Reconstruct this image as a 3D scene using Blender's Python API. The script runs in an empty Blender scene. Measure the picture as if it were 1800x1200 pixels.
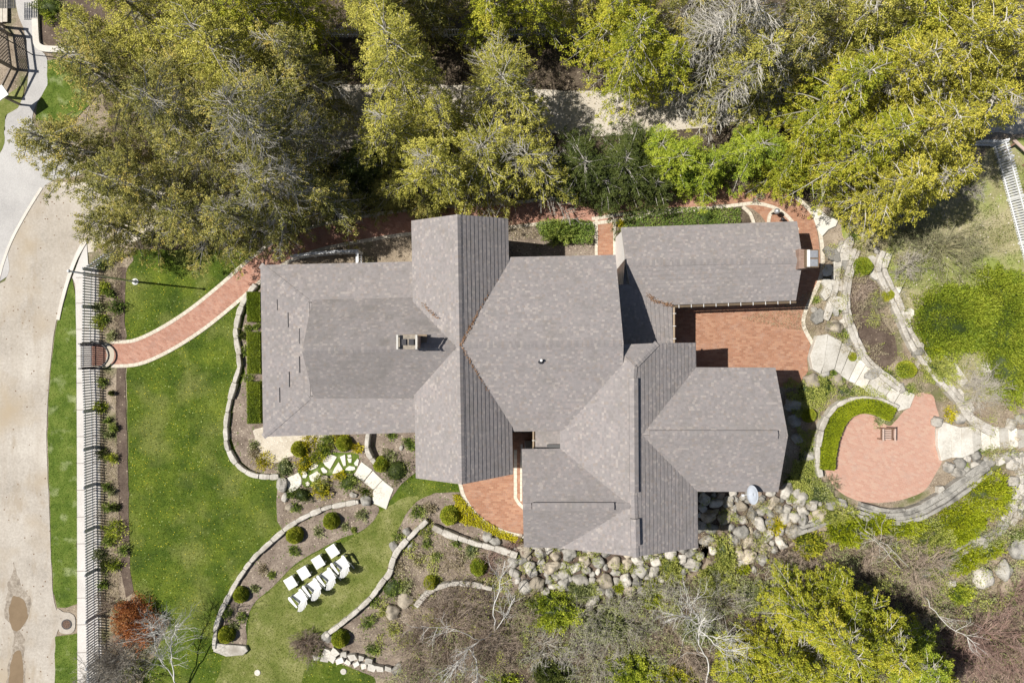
import bpy, math, random
import numpy as np
from mathutils import Vector, Matrix, noise as mnoise
R_ = math.radians
sc = bpy.context.scene
# ------------------------------------------------------------------ camera, sky, sun, exposure
H = 33.333
cam_d = bpy.data.cameras.new('camera'); cam = bpy.data.objects.new('camera', cam_d)
sc.collection.objects.link(cam); sc.camera = cam
cam.location = (0, 0, H); cam.rotation_euler = (0, 0, 0)
cam_d.lens = 24; cam_d.sensor_width = 36; cam_d.clip_end = 500
SUN_EL, SUN_AZ = R_(56.0), R_(173.8)          # azimuth measured from +X, counter-clockwise
w = bpy.data.worlds.new('World'); sc.world = w; w.use_nodes = True
nt = w.node_tree; nt.nodes.clear()
sky = nt.nodes.new('ShaderNodeTexSky'); sky.sky_type = 'NISHITA'; sky.sun_disc = False
sky.sun_elevation = SUN_EL; sky.sun_rotation = R_(90) - SUN_AZ
bg = nt.nodes.new('ShaderNodeBackground'); bg.inputs['Strength'].default_value = 0.05; bg.inputs['Color'].default_value = (1, 1, 1, 1)
wo = nt.nodes.new('ShaderNodeOutputWorld')
nt.links.new(sky.outputs[0], bg.inputs[0]); nt.links.new(bg.outputs[0], wo.inputs[0])
sl = bpy.data.lights.new('sun', 'SUN'); sl.energy = 5.0; sl.angle = R_(0.53); sl.color = (1, 0.955, 0.88)
so = bpy.data.objects.new('sun', sl); sc.collection.objects.link(so)
sdir = Vector((math.cos(SUN_EL)*math.cos(SUN_AZ), math.cos(SUN_EL)*math.sin(SUN_AZ), math.sin(SUN_EL)))
so.rotation_euler = sdir.to_track_quat('Z', 'Y').to_euler()
sc.view_settings.view_transform = 'Standard'; sc.view_settings.look = 'None'
sc.view_settings.exposure = 0.27; sc.view_settings.gamma = 1
sc.render.engine = 'CYCLES'; sc.cycles.max_bounces = 6; sc.cycles.diffuse_bounces = 2
sc.cycles.transparent_max_bounces = 8; sc.cycles.use_denoising = True

rnd = random.Random(7)
def P(px, py, z=0.0):
    """ground survey: point of the aerial photo at height z, in metres"""
    k = (H - z) / 1200.0
    return Vector(((px-900)*k, (600-py)*k, z))
def P2(pts, z=0.0): return [P(a, b, z) for a, b in pts]

# ------------------------------------------------------------------ tags and mesh helpers
def tag(o, label=None, cat=None, group=None, kind=None):
    if label: o['label'] = label
    if cat: o['category'] = cat
    if group: o['group'] = group
    if kind: o['kind'] = kind
    return o
def link(o, parent=None):
    sc.collection.objects.link(o)
    if parent is not None: o.parent = parent
    return o
def empty(name, loc=(0, 0, 0), label=None, cat=None, group=None, rz=0):
    o = bpy.data.objects.new(name, None); o.empty_display_size = .2
    link(o); o.location = loc; o.rotation_euler.z = rz
    return tag(o, label, cat, group)
def copy_tree(o, parent=None):
    c = o.copy(); link(c)
    if parent is not None: c.parent = parent
    for ch in o.children: copy_tree(ch, c)
    return c

class MB:
    def __init__(s): s.v = []; s.f = []; s.uv = []; s.has_uv = False; s.mi = []; s.cm = 0
    def add(s, vs, fs, uvs=None):
        b = len(s.v); s.v += [tuple(x) for x in vs]
        for i, f in enumerate(fs):
            s.f.append([b+k for k in f]); s.mi.append(s.cm)
            if uvs: s.uv.append(uvs[i]); s.has_uv = True
            else: s.uv.append([(0, 0)]*len(f))
        return s
    def box(s, c, d, rz=0, ax=None):
        hx, hy, hz = d[0]/2, d[1]/2, d[2]/2
        vs = [Vector((x, y, z)) for z in (-hz, hz) for x, y in ((-hx, -hy), (hx, -hy), (hx, hy), (-hx, hy))]
        m = ax if ax is not None else Matrix.Rotation(rz, 3, 'Z')
        vs = [m @ q + Vector(c) for q in vs]
        return s.add(vs, [(3, 2, 1, 0), (4, 5, 6, 7), (0, 1, 5, 4), (1, 2, 6, 5), (2, 3, 7, 6), (3, 0, 4, 7)])
    def beam(s, a, b, wd, ht, up=(0, 0, 1)):
        a = Vector(a); b = Vector(b); x = (b-a); L = x.length; x = x.normalized(); up = Vector(up)
        y = up.cross(x)
        if y.length < 1e-4: y = Vector((0, 1, 0)).cross(x)
        y.normalize(); z = x.cross(y)
        m = Matrix((x, y, z)).transposed()
        return s.box((a+b)/2, (L, wd, ht), ax=m)
    def prism(s, pts, z0, z1):
        n = len(pts)
        vs = [(p[0], p[1], z0) for p in pts] + [(p[0], p[1], z1) for p in pts]
        fs = [tuple(range(n-1, -1, -1)), tuple(range(n, 2*n))] + [(i, (i+1) % n, n+(i+1) % n, n+i) for i in range(n)]
        return s.add(vs, fs)
    def tube(s, pts, rad, n=6, cap=True):
        pts = [Vector(p) for p in pts]; m = len(pts)
        if not hasattr(rad, '__len__'): rad = [rad]*m
        vs = []
        for i, p in enumerate(pts):
            d = (pts[min(i+1, m-1)] - pts[max(i-1, 0)]).normalized()
            u = d.orthogonal().normalized() if i == 0 else (u - d*u.dot(d)).normalized()
            v = d.cross(u)
            for k in range(n):
                a = 2*math.pi*k/n; vs.append(p + (u*math.cos(a) + v*math.sin(a))*rad[i])
        fs = [(i*n+k, i*n+(k+1) % n, (i+1)*n+(k+1) % n, (i+1)*n+k) for i in range(m-1) for k in range(n)]
        if cap: fs += [tuple(range(n-1, -1, -1)), tuple(range((m-1)*n, m*n))]
        return s.add(vs, fs)
    def lathe(s, prof, c=(0, 0, 0), n=16):
        vs = []; c = Vector(c)
        for r, z in prof:
            for k in range(n):
                a = 2*math.pi*k/n; vs.append(c + Vector((r*math.cos(a), r*math.sin(a), z)))
        m = len(prof)
        fs = [(i*n+k, i*n+(k+1) % n, (i+1)*n+(k+1) % n, (i+1)*n+k) for i in range(m-1) for k in range(n)]
        fs += [tuple(range(n-1, -1, -1)), tuple(range((m-1)*n, m*n))]
        return s.add(vs, fs)
    def build(s, name, mat, parent=None, smooth=False, bevel=0):
        me = bpy.data.meshes.new(name)
        me.from_pydata([tuple(x) for x in s.v], [], s.f)
        for m in (mat if isinstance(mat, (list, tuple)) else [mat]): me.materials.append(m)
        if any(s.mi): me.polygons.foreach_set('material_index', s.mi)
        if s.has_uv:
            u = me.uv_layers.new(name='UVMap'); flat = [c for f in s.uv for q in f for c in q]
            u.data.foreach_set('uv', flat)
        if smooth: me.polygons.foreach_set('use_smooth', [True]*len(me.polygons))
        me.update()
        o = bpy.data.objects.new(name, me); link(o, parent)
        if bevel:
            b = o.modifiers.new('bevel', 'BEVEL'); b.width = bevel; b.segments = 2; b.limit_method = 'ANGLE'
        return o

def quad_mesh(name, V, mat, parent=None, rn=None, smooth=False):
    """V: (n,4,3) array of quads"""
    n = len(V); me = bpy.data.meshes.new(name)
    me.vertices.add(n*4); me.vertices.foreach_set('co', V.reshape(-1).astype(np.float32))
    me.loops.add(n*4); me.loops.foreach_set('vertex_index', np.arange(n*4, dtype=np.int32))
    me.polygons.add(n); me.polygons.foreach_set('loop_start', np.arange(0, n*4, 4, dtype=np.int32))
    me.polygons.foreach_set('loop_total', np.full(n, 4, dtype=np.int32))
    if rn is not None:
        a = me.attributes.new('rn', 'FLOAT', 'FACE'); a.data.foreach_set('value', rn.astype(np.float32))
    me.materials.append(mat); me.update(calc_edges=True); me.validate()
    return link(bpy.data.objects.new(name, me), parent)

def smooth_poly(pts, closed=True, n=5):
    pts = [Vector((p[0], p[1])) for p in pts]; m = len(pts); out = []
    for i in range(m if closed else m-1):
        g = (lambda j: pts[j % m]) if closed else (lambda j: pts[max(0, min(m-1, j))])
        p0, p1, p2, p3 = g(i-1), g(i), g(i+1), g(i+2)
        for k in range(n):
            t = k/n
            out.append(.5*((2*p1)+(p2-p0)*t+(2*p0-5*p1+4*p2-p3)*t*t+(3*p1-p0-3*p2+p3)*t**3))
    if not closed: out.append(pts[-1])
    return [(q.x, q.y) for q in out]
def inside(p, poly):
    x, y = p; c = False; j = len(poly)-1
    for i in range(len(poly)):
        xi, yi = poly[i][0], poly[i][1]; xj, yj = poly[j][0], poly[j][1]
        if (yi > y) != (yj > y) and x < (xj-xi)*(y-yi)/(yj-yi)+xi: c = not c
        j = i
    return c
def rough(pts, amp, step=.22, seed=0):
    """subdivide a metric outline and wobble it"""
    out = []; m = len(pts)
    for i in range(m):
        a = Vector(pts[i][:2]); b = Vector(pts[(i+1) % m][:2]); k = max(1, int((b-a).length/step))
        for j in range(k):
            q = a.lerp(b, j/k); d = mnoise.noise_vector(Vector((q.x*1.7+seed, q.y*1.7, seed*3.1)))+mnoise.noise_vector(Vector((q.x*5+seed, q.y*5, seed*2.1)))*.5
            out.append((q.x+d.x*amp, q.y+d.y*amp))
    return out
def sheet(name, pts, z, mat, sm=True, amp=.0, kind='structure', label=None, cat=None, thick=0.0, seed=0):
    q = smooth_poly(pts) if sm else pts
    q = [tuple(P(a, b)[:2]) for a, b in q]
    if amp: q = rough(q, amp, seed=seed)
    mb = MB()
    if thick: mb.prism(q[::-1], z-thick, z)
    else: mb.add([(a, b, z) for a, b in q][::-1], [tuple(range(len(q)))])
    o = mb.build(name, mat); tag(o, label, cat, None, kind); return o, q
def band(line, wd, sm=True, n=6):
    """line in px -> left and right metric offset lines"""
    q = smooth_poly(line, False, n) if sm else line
    q = [Vector(P(a, b)[:2]) for a, b in q]; L = []; Rr = []
    for i, p in enumerate(q):
        d = (q[min(i+1, len(q)-1)] - q[max(0, i-1)]).normalized(); nn = Vector((-d.y, d.x))
        L.append(p+nn*wd/2); Rr.append(p-nn*wd/2)
    return q, L, Rr
def band_mesh(line, wd, z, th=0.0, off=0.0):
    q, _, _ = band(line, wd); mb = MB(); m = len(q); vs = []; d_ = 0; uv = []
    for i, p in enumerate(q):
        d = (q[min(i+1, m-1)] - q[max(0, i-1)]).normalized(); nn = Vector((-d.y, d.x))
        if i: d_ += (p-q[i-1]).length
        a = p+nn*(off+wd/2); b = p+nn*(off-wd/2); vs += [(a.x, a.y, z), (b.x, b.y, z)]; uv.append(d_)
    fs = [(2*i, 2*i+1, 2*i+3, 2*i+2) for i in range(m-1)]
    uvs = [[(0, uv[i]), (wd, uv[i]), (wd, uv[i+1]), (0, uv[i+1])] for i in range(m-1)]
    mb.add(vs, fs, uvs)
    if th:
        for sd in (0, 1):
            for i in range(m-1):
                a, b = vs[2*i+sd], vs[2*i+2+sd]
                mb.add([a, b, (b[0], b[1], z-th), (a[0], a[1], z-th)], [(0, 1, 2, 3) if sd else (3, 2, 1, 0)])
        for i in (0, m-1):
            a, b = vs[2*i], vs[2*i+1]
            mb.add([a, b, (b[0], b[1], z-th), (a[0], a[1], z-th)], [(0, 1, 2, 3)])
    return mb

# ------------------------------------------------------------------ materials
def new_mat(name, rough=.85, spec=.3):
    m = bpy.data.materials.new(name); m.use_nodes = True; t = m.node_tree
    b = t.nodes['Principled BSDF']; b.inputs['Roughness'].default_value = rough
    b.inputs['Specular IOR Level'].default_value = spec
    return m, t, b
def N(t, kind, **kw):
    n = t.nodes.new(kind)
    for k, v in kw.items(): setattr(n, k, v)
    return n
def ramp(t, fac, stops, interp='LINEAR'):
    r = N(t, 'ShaderNodeValToRGB'); r.color_ramp.interpolation = interp
    e = r.color_ramp.elements
    while len(e) < len(stops): e.new(.5)
    for i, (p, c) in enumerate(stops):
        e[i].position = p; e[i].color = (*c, 1) if len(c) == 3 else c
    t.links.new(fac, r.inputs[0]); return r.outputs[0]
def pos(t):
    return N(t, 'ShaderNodeNewGeometry').outputs['Position']
def noise_(t, vec, scale, det=4, rough=.6, dist=0):
    n = N(t, 'ShaderNodeTexNoise'); n.inputs['Scale'].default_value = scale
    n.inputs['Detail'].default_value = det; n.inputs['Roughness'].default_value = rough
    n.inputs['Distortion'].default_value = dist
    t.links.new(vec, n.inputs['Vector']); return n.outputs['Fac']
def mixc(t, fac, a, b, mode='MIX'):
    m = N(t, 'ShaderNodeMix', data_type='RGBA', blend_type=mode)
    for v, s in ((fac, m.inputs[0]), (a, m.inputs[6]), (b, m.inputs[7])):
        if isinstance(v, (int, float)): s.default_value = v
        elif isinstance(v, tuple): s.default_value = (*v, 1)
        else: t.links.new(v, s)
    return m.outputs[2]
def math_(t, op, a, b=None, c=None):
    m = N(t, 'ShaderNodeMath', operation=op)
    for i, v in enumerate((a, b, c)):
        if v is None: continue
        if isinstance(v, (int, float)): m.inputs[i].default_value = v
        else: t.links.new(v, m.inputs[i])
    return m.outputs[0]
def bump(t, b, h, strength=.5, dist=.02):
    n = N(t, 'ShaderNodeBump'); n.inputs['Strength'].default_value = strength; n.inputs['Distance'].default_value = dist
    t.links.new(h, n.inputs['Height']); t.links.new(n.outputs[0], b.inputs['Normal'])
def mottled(name, c1, c2, c3=None, scale=1.5, fine=25, rough=.9, bs=.5, bd=.03, spots=None, mid=None, oinfo=False):
    m, t, b = new_mat(name, rough); p = pos(t)
    big = noise_(t, p, scale, 5, .62); sm = noise_(t, p, fine, 5, .75)
    f = math_(t, 'MULTIPLY_ADD', sm, .55, math_(t, 'MULTIPLY', big, .5))
    st = [(.38, c1), (.66, c2)] if c3 is None else [(.36, c1), (.5, c2), (.66, c3)]
    col = ramp(t, f, st)
    if mid:
        md = noise_(t, p, mid[0], 3, .5); col = mixc(t, ramp(t, md, [(mid[1], (0, 0, 0)), (mid[2], (1, 1, 1))]), col, mid[3])
    if spots:
        for sscale, thr, scol in spots:
            v = N(t, 'ShaderNodeTexVoronoi'); v.inputs['Scale'].default_value = sscale; t.links.new(p, v.inputs['Vector'])
            ss = N(t, 'ShaderNodeSeparateColor'); t.links.new(v.outputs['Color'], ss.inputs[0])
            near = math_(t, 'LESS_THAN', v.outputs['Distance'], .33)
            pick = math_(t, 'GREATER_THAN', ss.outputs[0], thr)
            col = mixc(t, math_(t, 'MULTIPLY', near, pick), col, scol)
    if oinfo:
        oi = N(t, 'ShaderNodeObjectInfo'); hsv = N(t, 'ShaderNodeHueSaturation')
        t.links.new(col, hsv.inputs['Color']); mr = N(t, 'ShaderNodeMapRange'); t.links.new(oi.outputs['Random'], mr.inputs[0])
        mr.inputs[3].default_value = .7; mr.inputs[4].default_value = 1.2
        t.links.new(mr.outputs[0], hsv.inputs['Value']); col = hsv.outputs[0]
    t.links.new(col, b.inputs['Base Color']); bump(t, b, f, bs, bd); return m
def plain(name, c, rough=.6, metal=0, spec=.4, var=.12, scale=9):
    m, t, b = new_mat(name, rough, spec); b.inputs['Metallic'].default_value = metal
    n = noise_(t, pos(t), scale, 4, .6)
    lo = tuple(x*(1-var) for x in c); hi = tuple(min(1, x*(1+var)) for x in c)
    t.links.new(ramp(t, n, [(.3, lo), (.7, hi)]), b.inputs['Base Color']); return m
def leaf_mat(name, cols, trans=.25, nscale=.7, rough=.55):
    m, t, b = new_mat(name, rough, .25)
    a = N(t, 'ShaderNodeAttribute'); a.attribute_name = 'rn'
    n = noise_(t, pos(t), nscale, 3, .6)
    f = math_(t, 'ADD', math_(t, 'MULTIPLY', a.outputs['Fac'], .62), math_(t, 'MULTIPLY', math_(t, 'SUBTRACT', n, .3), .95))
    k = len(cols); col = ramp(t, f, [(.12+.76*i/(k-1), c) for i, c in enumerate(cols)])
    t.links.new(col, b.inputs['Base Color'])
    tr = N(t, 'ShaderNodeBsdfTranslucent'); t.links.new(col, tr.inputs[0])
    mx = N(t, 'ShaderNodeMixShader'); mx.inputs[0].default_value = trans
    t.links.new(b.outputs[0], mx.inputs[1]); t.links.new(tr.outputs[0], mx.inputs[2])
    t.links.new(mx.outputs[0], t.nodes['Material Output'].inputs[0]); return m
def brick_mat(name, c1, c2, c3, mortar, uvw=(.2, .1), rot=0, use_uv=False, msize=.006):
    m, t, b = new_mat(name, .85)
    if use_uv: p = N(t, 'ShaderNodeUVMap').outputs[0]
    else: p = pos(t)
    mp = N(t, 'ShaderNodeMapping'); mp.inputs['Rotation'].default_value[2] = rot; t.links.new(p, mp.inputs[0])
    bt = N(t, 'ShaderNodeTexBrick'); bt.inputs['Scale'].default_value = 1
    bt.inputs['Brick Width'].default_value = uvw[0]; bt.inputs['Row Height'].default_value = uvw[1]
    bt.inputs['Mortar Size'].default_value = msize; bt.inputs['Color1'].default_value = (0, 0, 0, 1)
    bt.inputs['Color2'].default_value = (1, 1, 1, 1); bt.inputs['Mortar'].default_value = (.5, .5, .5, 1)
    t.links.new(mp.outputs[0], bt.inputs['Vector'])
    rr = ramp(t, bt.outputs['Color'], [(0, c1), (.5, c2), (1, c3)])
    big = noise_(t, p, .9, 4, .6)
    col = mixc(t, math_(t, 'MULTIPLY', ramp(t, big, [(.35, (0, 0, 0)), (.7, (1, 1, 1))]), .3), rr, tuple(x*.75 for x in c2))
    col = mixc(t, bt.outputs['Fac'], col, mortar)
    wz = noise_(t, p, 2.2, 5, .7); col = mixc(t, math_(t, 'MULTIPLY', ramp(t, wz, [(.5, (0, 0, 0)), (.72, (1, 1, 1))]), .7), col, tuple(.5*x+.13 for x in c3))
    fn = noise_(t, p, 34, 4, .8); col = mixc(t, .42, col, ramp(t, fn, [(.3, tuple(x*.7 for x in c2)), (.7, tuple(min(1, x*1.3) for x in c2))]))
    t.links.new(col, b.inputs['Base Color'])
    bump(t, b, math_(t, 'SUBTRACT', math_(t, 'MULTIPLY', fn, .3), bt.outputs['Fac']), .5, .01); return m

def shingle_mat(name='roof_shingles', moss_shade=0):
    m, t, b = new_mat(name, .93, .2)
    uv = N(t, 'ShaderNodeUVMap').outputs[0]; sp = N(t, 'ShaderNodeSeparateXYZ'); t.links.new(uv, sp.inputs[0])
    row = math_(t, 'FLOOR', math_(t, 'DIVIDE', sp.outputs[1], COURSE/2))
    wn = N(t, 'ShaderNodeTexWhiteNoise', noise_dimensions='1D'); t.links.new(row, wn.inputs['W'])
    uo = math_(t, 'ADD', math_(t, 'DIVIDE', sp.outputs[0], .115), math_(t, 'MULTIPLY', wn.outputs[0], 7.3))
    cell = math_(t, 'FLOOR', uo)
    cb = N(t, 'ShaderNodeCombineXYZ'); t.links.new(cell, cb.inputs[0]); t.links.new(row, cb.inputs[1])
    w2 = N(t, 'ShaderNodeTexWhiteNoise', noise_dimensions='2D'); t.links.new(cb.outputs[0], w2.inputs['Vector'])
    col = ramp(t, w2.outputs[0], [(0, (.218, .204, .202)), (.2, (.255, .239, .236)), (.42, (.278, .259, .254)), (.62, (.238, .230, .228)),
                                  (.76, (.31, .275, .262)), (.86, (.38, .345, .318)), (.95, (.26, .225, .20))], 'CONSTANT')
    p = pos(t); n1 = noise_(t, p, .35, 4, .6); n2 = noise_(t, p, 45, 3, .8)
    col = mixc(t, .38, col, ramp(t, n2, [(.25, (.17, .15, .15)), (.75, (.40, .355, .35))]))
    col = mixc(t, math_(t, 'MULTIPLY', ramp(t, n1, [(.4, (0, 0, 0)), (.7, (1, 1, 1))]), .28), col, (.235, .215, .20))
    n3 = noise_(t, p, 1.6, 5, .7)
    col = mixc(t, math_(t, 'MULTIPLY', ramp(t, n3, [(.5, (0, 0, 0)), (.75, (1, 1, 1))]), .42), col, (.17, .158, .138))
    if moss_shade:  # moss stains, plus steep-slope shade mixed into the shingle colour
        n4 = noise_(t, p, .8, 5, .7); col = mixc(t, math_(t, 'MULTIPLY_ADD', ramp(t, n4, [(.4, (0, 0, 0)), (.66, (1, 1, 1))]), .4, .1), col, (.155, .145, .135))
    t.links.new(col, b.inputs['Base Color'])
    fr = math_(t, 'FRACT', uo); gap = math_(t, 'LESS_THAN', fr, .05)
    bump(t, b, math_(t, 'SUBTRACT', math_(t, 'MULTIPLY_ADD', n2, .5, w2.outputs[0]), gap), .45, .006); return m
COURSE = .2
M = {}
M['shingle'] = shingle_mat(); M['shingle_moss_shade'] = shingle_mat('mossy_shade_shingles', 1)
M['lawn'] = mottled('lawn_grass', (.018, .042, .003), (.060, .100, .005), (.155, .195, .018), scale=.8, fine=22, bs=.9, bd=.05,
                    mid=(.55, .5, .78, (.21, .22, .06)), spots=[(19, .95, (.60, .52, .04)), (12, .96, (.30, .36, .12))])

M['lawn_dry'] = mottled('dry_lawn_grass', (.070, .105, .012), (.155, .175, .038), (.30, .29, .12), scale=1.1, fine=20, bs=.9, bd=.05)
M['verge'] = mottled('verge_grass', (.036, .068, .005), (.085, .135, .012), (.17, .21, .04), scale=1.4, fine=16, bs=1, bd=.06, mid=(1.3, .55, .72, (.28, .32, .14)))
M['litter'] = mottled('leaf_litter', (.11, .08, .058), (.25, .20, .145), (.42, .35, .27), scale=.9, fine=14, bs=1, bd=.05,
                      mid=(.6, .52, .66, (.13, .14, .05)), spots=[(11, .85, (.42, .35, .26)), (16, .88, (.05, .04, .03))])
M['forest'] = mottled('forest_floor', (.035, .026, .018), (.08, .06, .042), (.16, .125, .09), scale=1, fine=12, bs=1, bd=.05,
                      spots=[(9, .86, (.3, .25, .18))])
M['mulch'] = mottled('bark_mulch', (.095, .072, .055), (.20, .158, .125), (.34, .28, .225), scale=1.3, fine=15, bs=1, bd=.04,
                     spots=[(11, .88, (.5, .43, .33)), (8, .88, (.12, .15, .05)), (14, .85, (.045, .035, .025))])
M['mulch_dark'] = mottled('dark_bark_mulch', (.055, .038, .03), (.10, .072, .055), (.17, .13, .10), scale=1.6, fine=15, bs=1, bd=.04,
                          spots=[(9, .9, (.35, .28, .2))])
M['meadow'] = mottled('sparse_meadow', (.17, .165, .06), (.31, .29, .15), (.46, .40, .28), scale=.9, fine=13, bs=1, bd=.05,
                      mid=(.45, .5, .62, (.24, .28, .07)), spots=[(8, .9, (.5, .45, .36))])
M['gravel'] = mottled('pale_gravel', (.34, .29, .22), (.52, .46, .37), (.68, .62, .52), scale=1.5, fine=26, bs=1, bd=.03, spots=[(14, .8, (.75, .7, .6))])
M['road'] = mottled('sandy_road', (.30, .27, .23), (.41, .37, .32), (.52, .48, .42), scale=.5, fine=9, bs=.5, bd=.01,
                    mid=(.35, .52, .72, (.38, .31, .22)), spots=[(9, .965, (.16, .10, .06))])
def add_streaks(m, sx, sy, lo, hi, amt, col2):
    t = m.node_tree; b = t.nodes['Principled BSDF']; src = b.inputs['Base Color'].links[0].from_socket
    mp = N(t, 'ShaderNodeMapping'); mp.inputs['Scale'].default_value = (sx, sy, 1); t.links.new(pos(t), mp.inputs[0])
    n = noise_(t, mp.outputs[0], 1, 5, .65, .3); f = math_(t, 'MULTIPLY', ramp(t, n, [(lo, (0, 0, 0)), (hi, (1, 1, 1))]), amt)
    t.links.new(mixc(t, f, src, col2), b.inputs['Base Color'])
add_streaks(M['road'], 1.5, .05, .42, .66, .42, (.35, .30, .24)); add_streaks(M['road'], 1.3, .45, .55, .68, .55, (.31, .25, .18)); add_streaks(M['road'], 6, 5, .6, .8, .35, (.62, .57, .50))
add_streaks(M['lawn'], .33, .28, .5, .68, .4, (.16, .185, .035)); add_streaks(M['lawn'], .9, .8, .56, .70, .55, (.030, .058, .005)); add_streaks(M['lawn'], 3, 3, .62, .75, .5, (.24, .25, .09)); add_streaks(M['lawn_dry'], .5, .5, .5, .68, .5, (.10, .14, .02)); add_streaks(M['lawn_dry'], 2.2, 2.2, .6, .72, .5, (.36, .33, .17))
M['asphalt'] = mottled('grey_gravel_lane', (.31, .30, .29), (.42, .405, .39), (.53, .515, .49), scale=.4, fine=24, bs=.4, bd=.015)
M['drive'] = mottled('driveway_gravel', (.40, .35, .28), (.50, .45, .37), (.58, .53, .46), scale=.5, fine=14, bs=.3, bd=.015)
M['concrete'] = mottled('concrete', (.44, .415, .385), (.53, .50, .47), (.60, .575, .54), scale=.8, fine=16, bs=.15, bd=.01)
M['curb'] = mottled('curb_concrete', (.50, .46, .41), (.60, .56, .50), (.68, .64, .58), scale=1.2, fine=16, bs=.2, bd=.01)
M['brick_s'] = brick_mat('brick_paving', (.24, .115, .07), (.37, .185, .115), (.48, .29, .19), (.33, .25, .18), rot=.03)
M['brick_path'] = brick_mat('brick_path_paving', (.27, .13, .09), (.41, .205, .145), (.52, .31, .23), (.38, .30, .23), rot=.5)
M['brick_se'] = brick_mat('pink_brick_paving', (.42, .23, .17), (.50, .29, .22), (.53, .38, .29), (.46, .37, .29), rot=.35)
M['edging'] = brick_mat('edging_stones', (.52, .46, .37), (.62, .56, .46), (.70, .64, .54), (.35, .30, .24), uvw=(.28, .2), use_uv=True, msize=.012)
M['chimney_brick'] = brick_mat('chimney_brick', (.19, .125, .095), (.28, .185, .145), (.36, .27, .21), (.30, .26, .22), uvw=(.2, .075))
M['wallstone'] = mottled('wall_stone', (.28, .255, .215), (.44, .41, .36), (.62, .585, .53), scale=2.2, fine=12, bs=.8, bd=.03, mid=(.9, .56, .72, (.28, .25, .21)))
M['slab'] = mottled('pale_slab_stone', (.36, .33, .28), (.54, .51, .45), (.68, .65, .59), oinfo=True, scale=1.2, fine=10, bs=.5, bd=.02, mid=(1.4, .6, .75, (.45, .41, .35)))
M['flag'] = mottled('flagstone', (.52, .49, .42), (.64, .61, .54), (.74, .71, .64), scale=1.2, fine=12, bs=.3, bd=.01)
for k, a in dict(pale=(.46, .43, .38), grey=(.31, .295, .265), tan=(.42, .365, .285), brown=(.33, .26, .20)).items():
    M['rock_'+k] = mottled(k+'_boulder', tuple(x*.55 for x in a), a, tuple(min(.9, x*1.35) for x in a), scale=2.3, fine=14, bs=1, bd=.05, oinfo=True, mid=(2.0, .54, .7, tuple(x*.45 for x in a)))
M['stone_brown'] = plain('weathered_crown', (.27, .235, .19), .8, var=.3)
M['white'] = plain('white_paint', (.70, .70, .69), .45, var=.05)
M['fence_white'] = plain('fence_paint', (.74, .75, .77), .5, var=.08)
M['fence_grey'] = plain('weathered_fence_paint', (.56, .57, .59), .6, var=.15)
M['siding'] = plain('house_siding', (.66, .64, .60), .7, var=.05)
M['fascia'] = plain('fascia_board', (.52, .50, .46), .6, var=.05)
M['dark'] = plain('dark_metal', (.03, .03, .035), .5, .3)
M['black'] = plain('black_iron', (.02, .02, .022), .5)
M['steel'] = plain('pole_metal', (.55, .56, .58), .35, .6)
M['gutter'] = plain('copper_gutter', (.20, .15, .10), .5, .3)
M['wood'] = plain('teak_wood', (.22, .13, .085), .7, var=.3, scale=20)
M['wood_pale'] = plain('weathered_teak', (.50, .38, .32), .7, var=.2, scale=20)
M['greywood'] = plain('weathered_grey_wood', (.23, .19, .155), .8, var=.3, scale=16)
M['deck'] = plain('pale_deck_board', (.52, .47, .40), .8, var=.15, scale=8)
M['glass'] = plain('window_glass', (.03, .04, .05), .08, spec=.8)
M['dish'] = plain('satellite_dish', (.42, .455, .51), .4, var=.04)
M['bark'] = mottled('tree_bark', (.10, .085, .07), (.20, .175, .15), (.32, .29, .25), scale=3, fine=20, bs=1, bd=.03)
M['twig_pale'] = mottled('pale_twigs', (.34, .31, .26), (.50, .47, .41), (.64, .61, .55), scale=1, fine=9, bs=.1)
M['twig_white'] = mottled('white_birch_bark', (.50, .48, .43), (.64, .62, .58), (.74, .72, .68), scale=1, fine=9, bs=.1)
M['twig_grey'] = mottled('grey_twigs', (.26, .235, .195), (.41, .375, .32), (.55, .51, .44), scale=1, fine=7, bs=.1)
M['twig_brown'] = mottled('brown_twigs', (.24, .18, .135), (.38, .30, .235), (.52, .43, .35), scale=1, fine=7, bs=.1)
M['twig_red'] = mottled('reddish_twigs', (.12, .07, .055), (.30, .195, .16), (.52, .385, .325), scale=1, fine=7, bs=.1)
M['twig_olive'] = mottled('olive_twigs', (.15, .14, .075), (.26, .245, .14), (.38, .36, .23), scale=1, fine=7, bs=.1)
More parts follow.
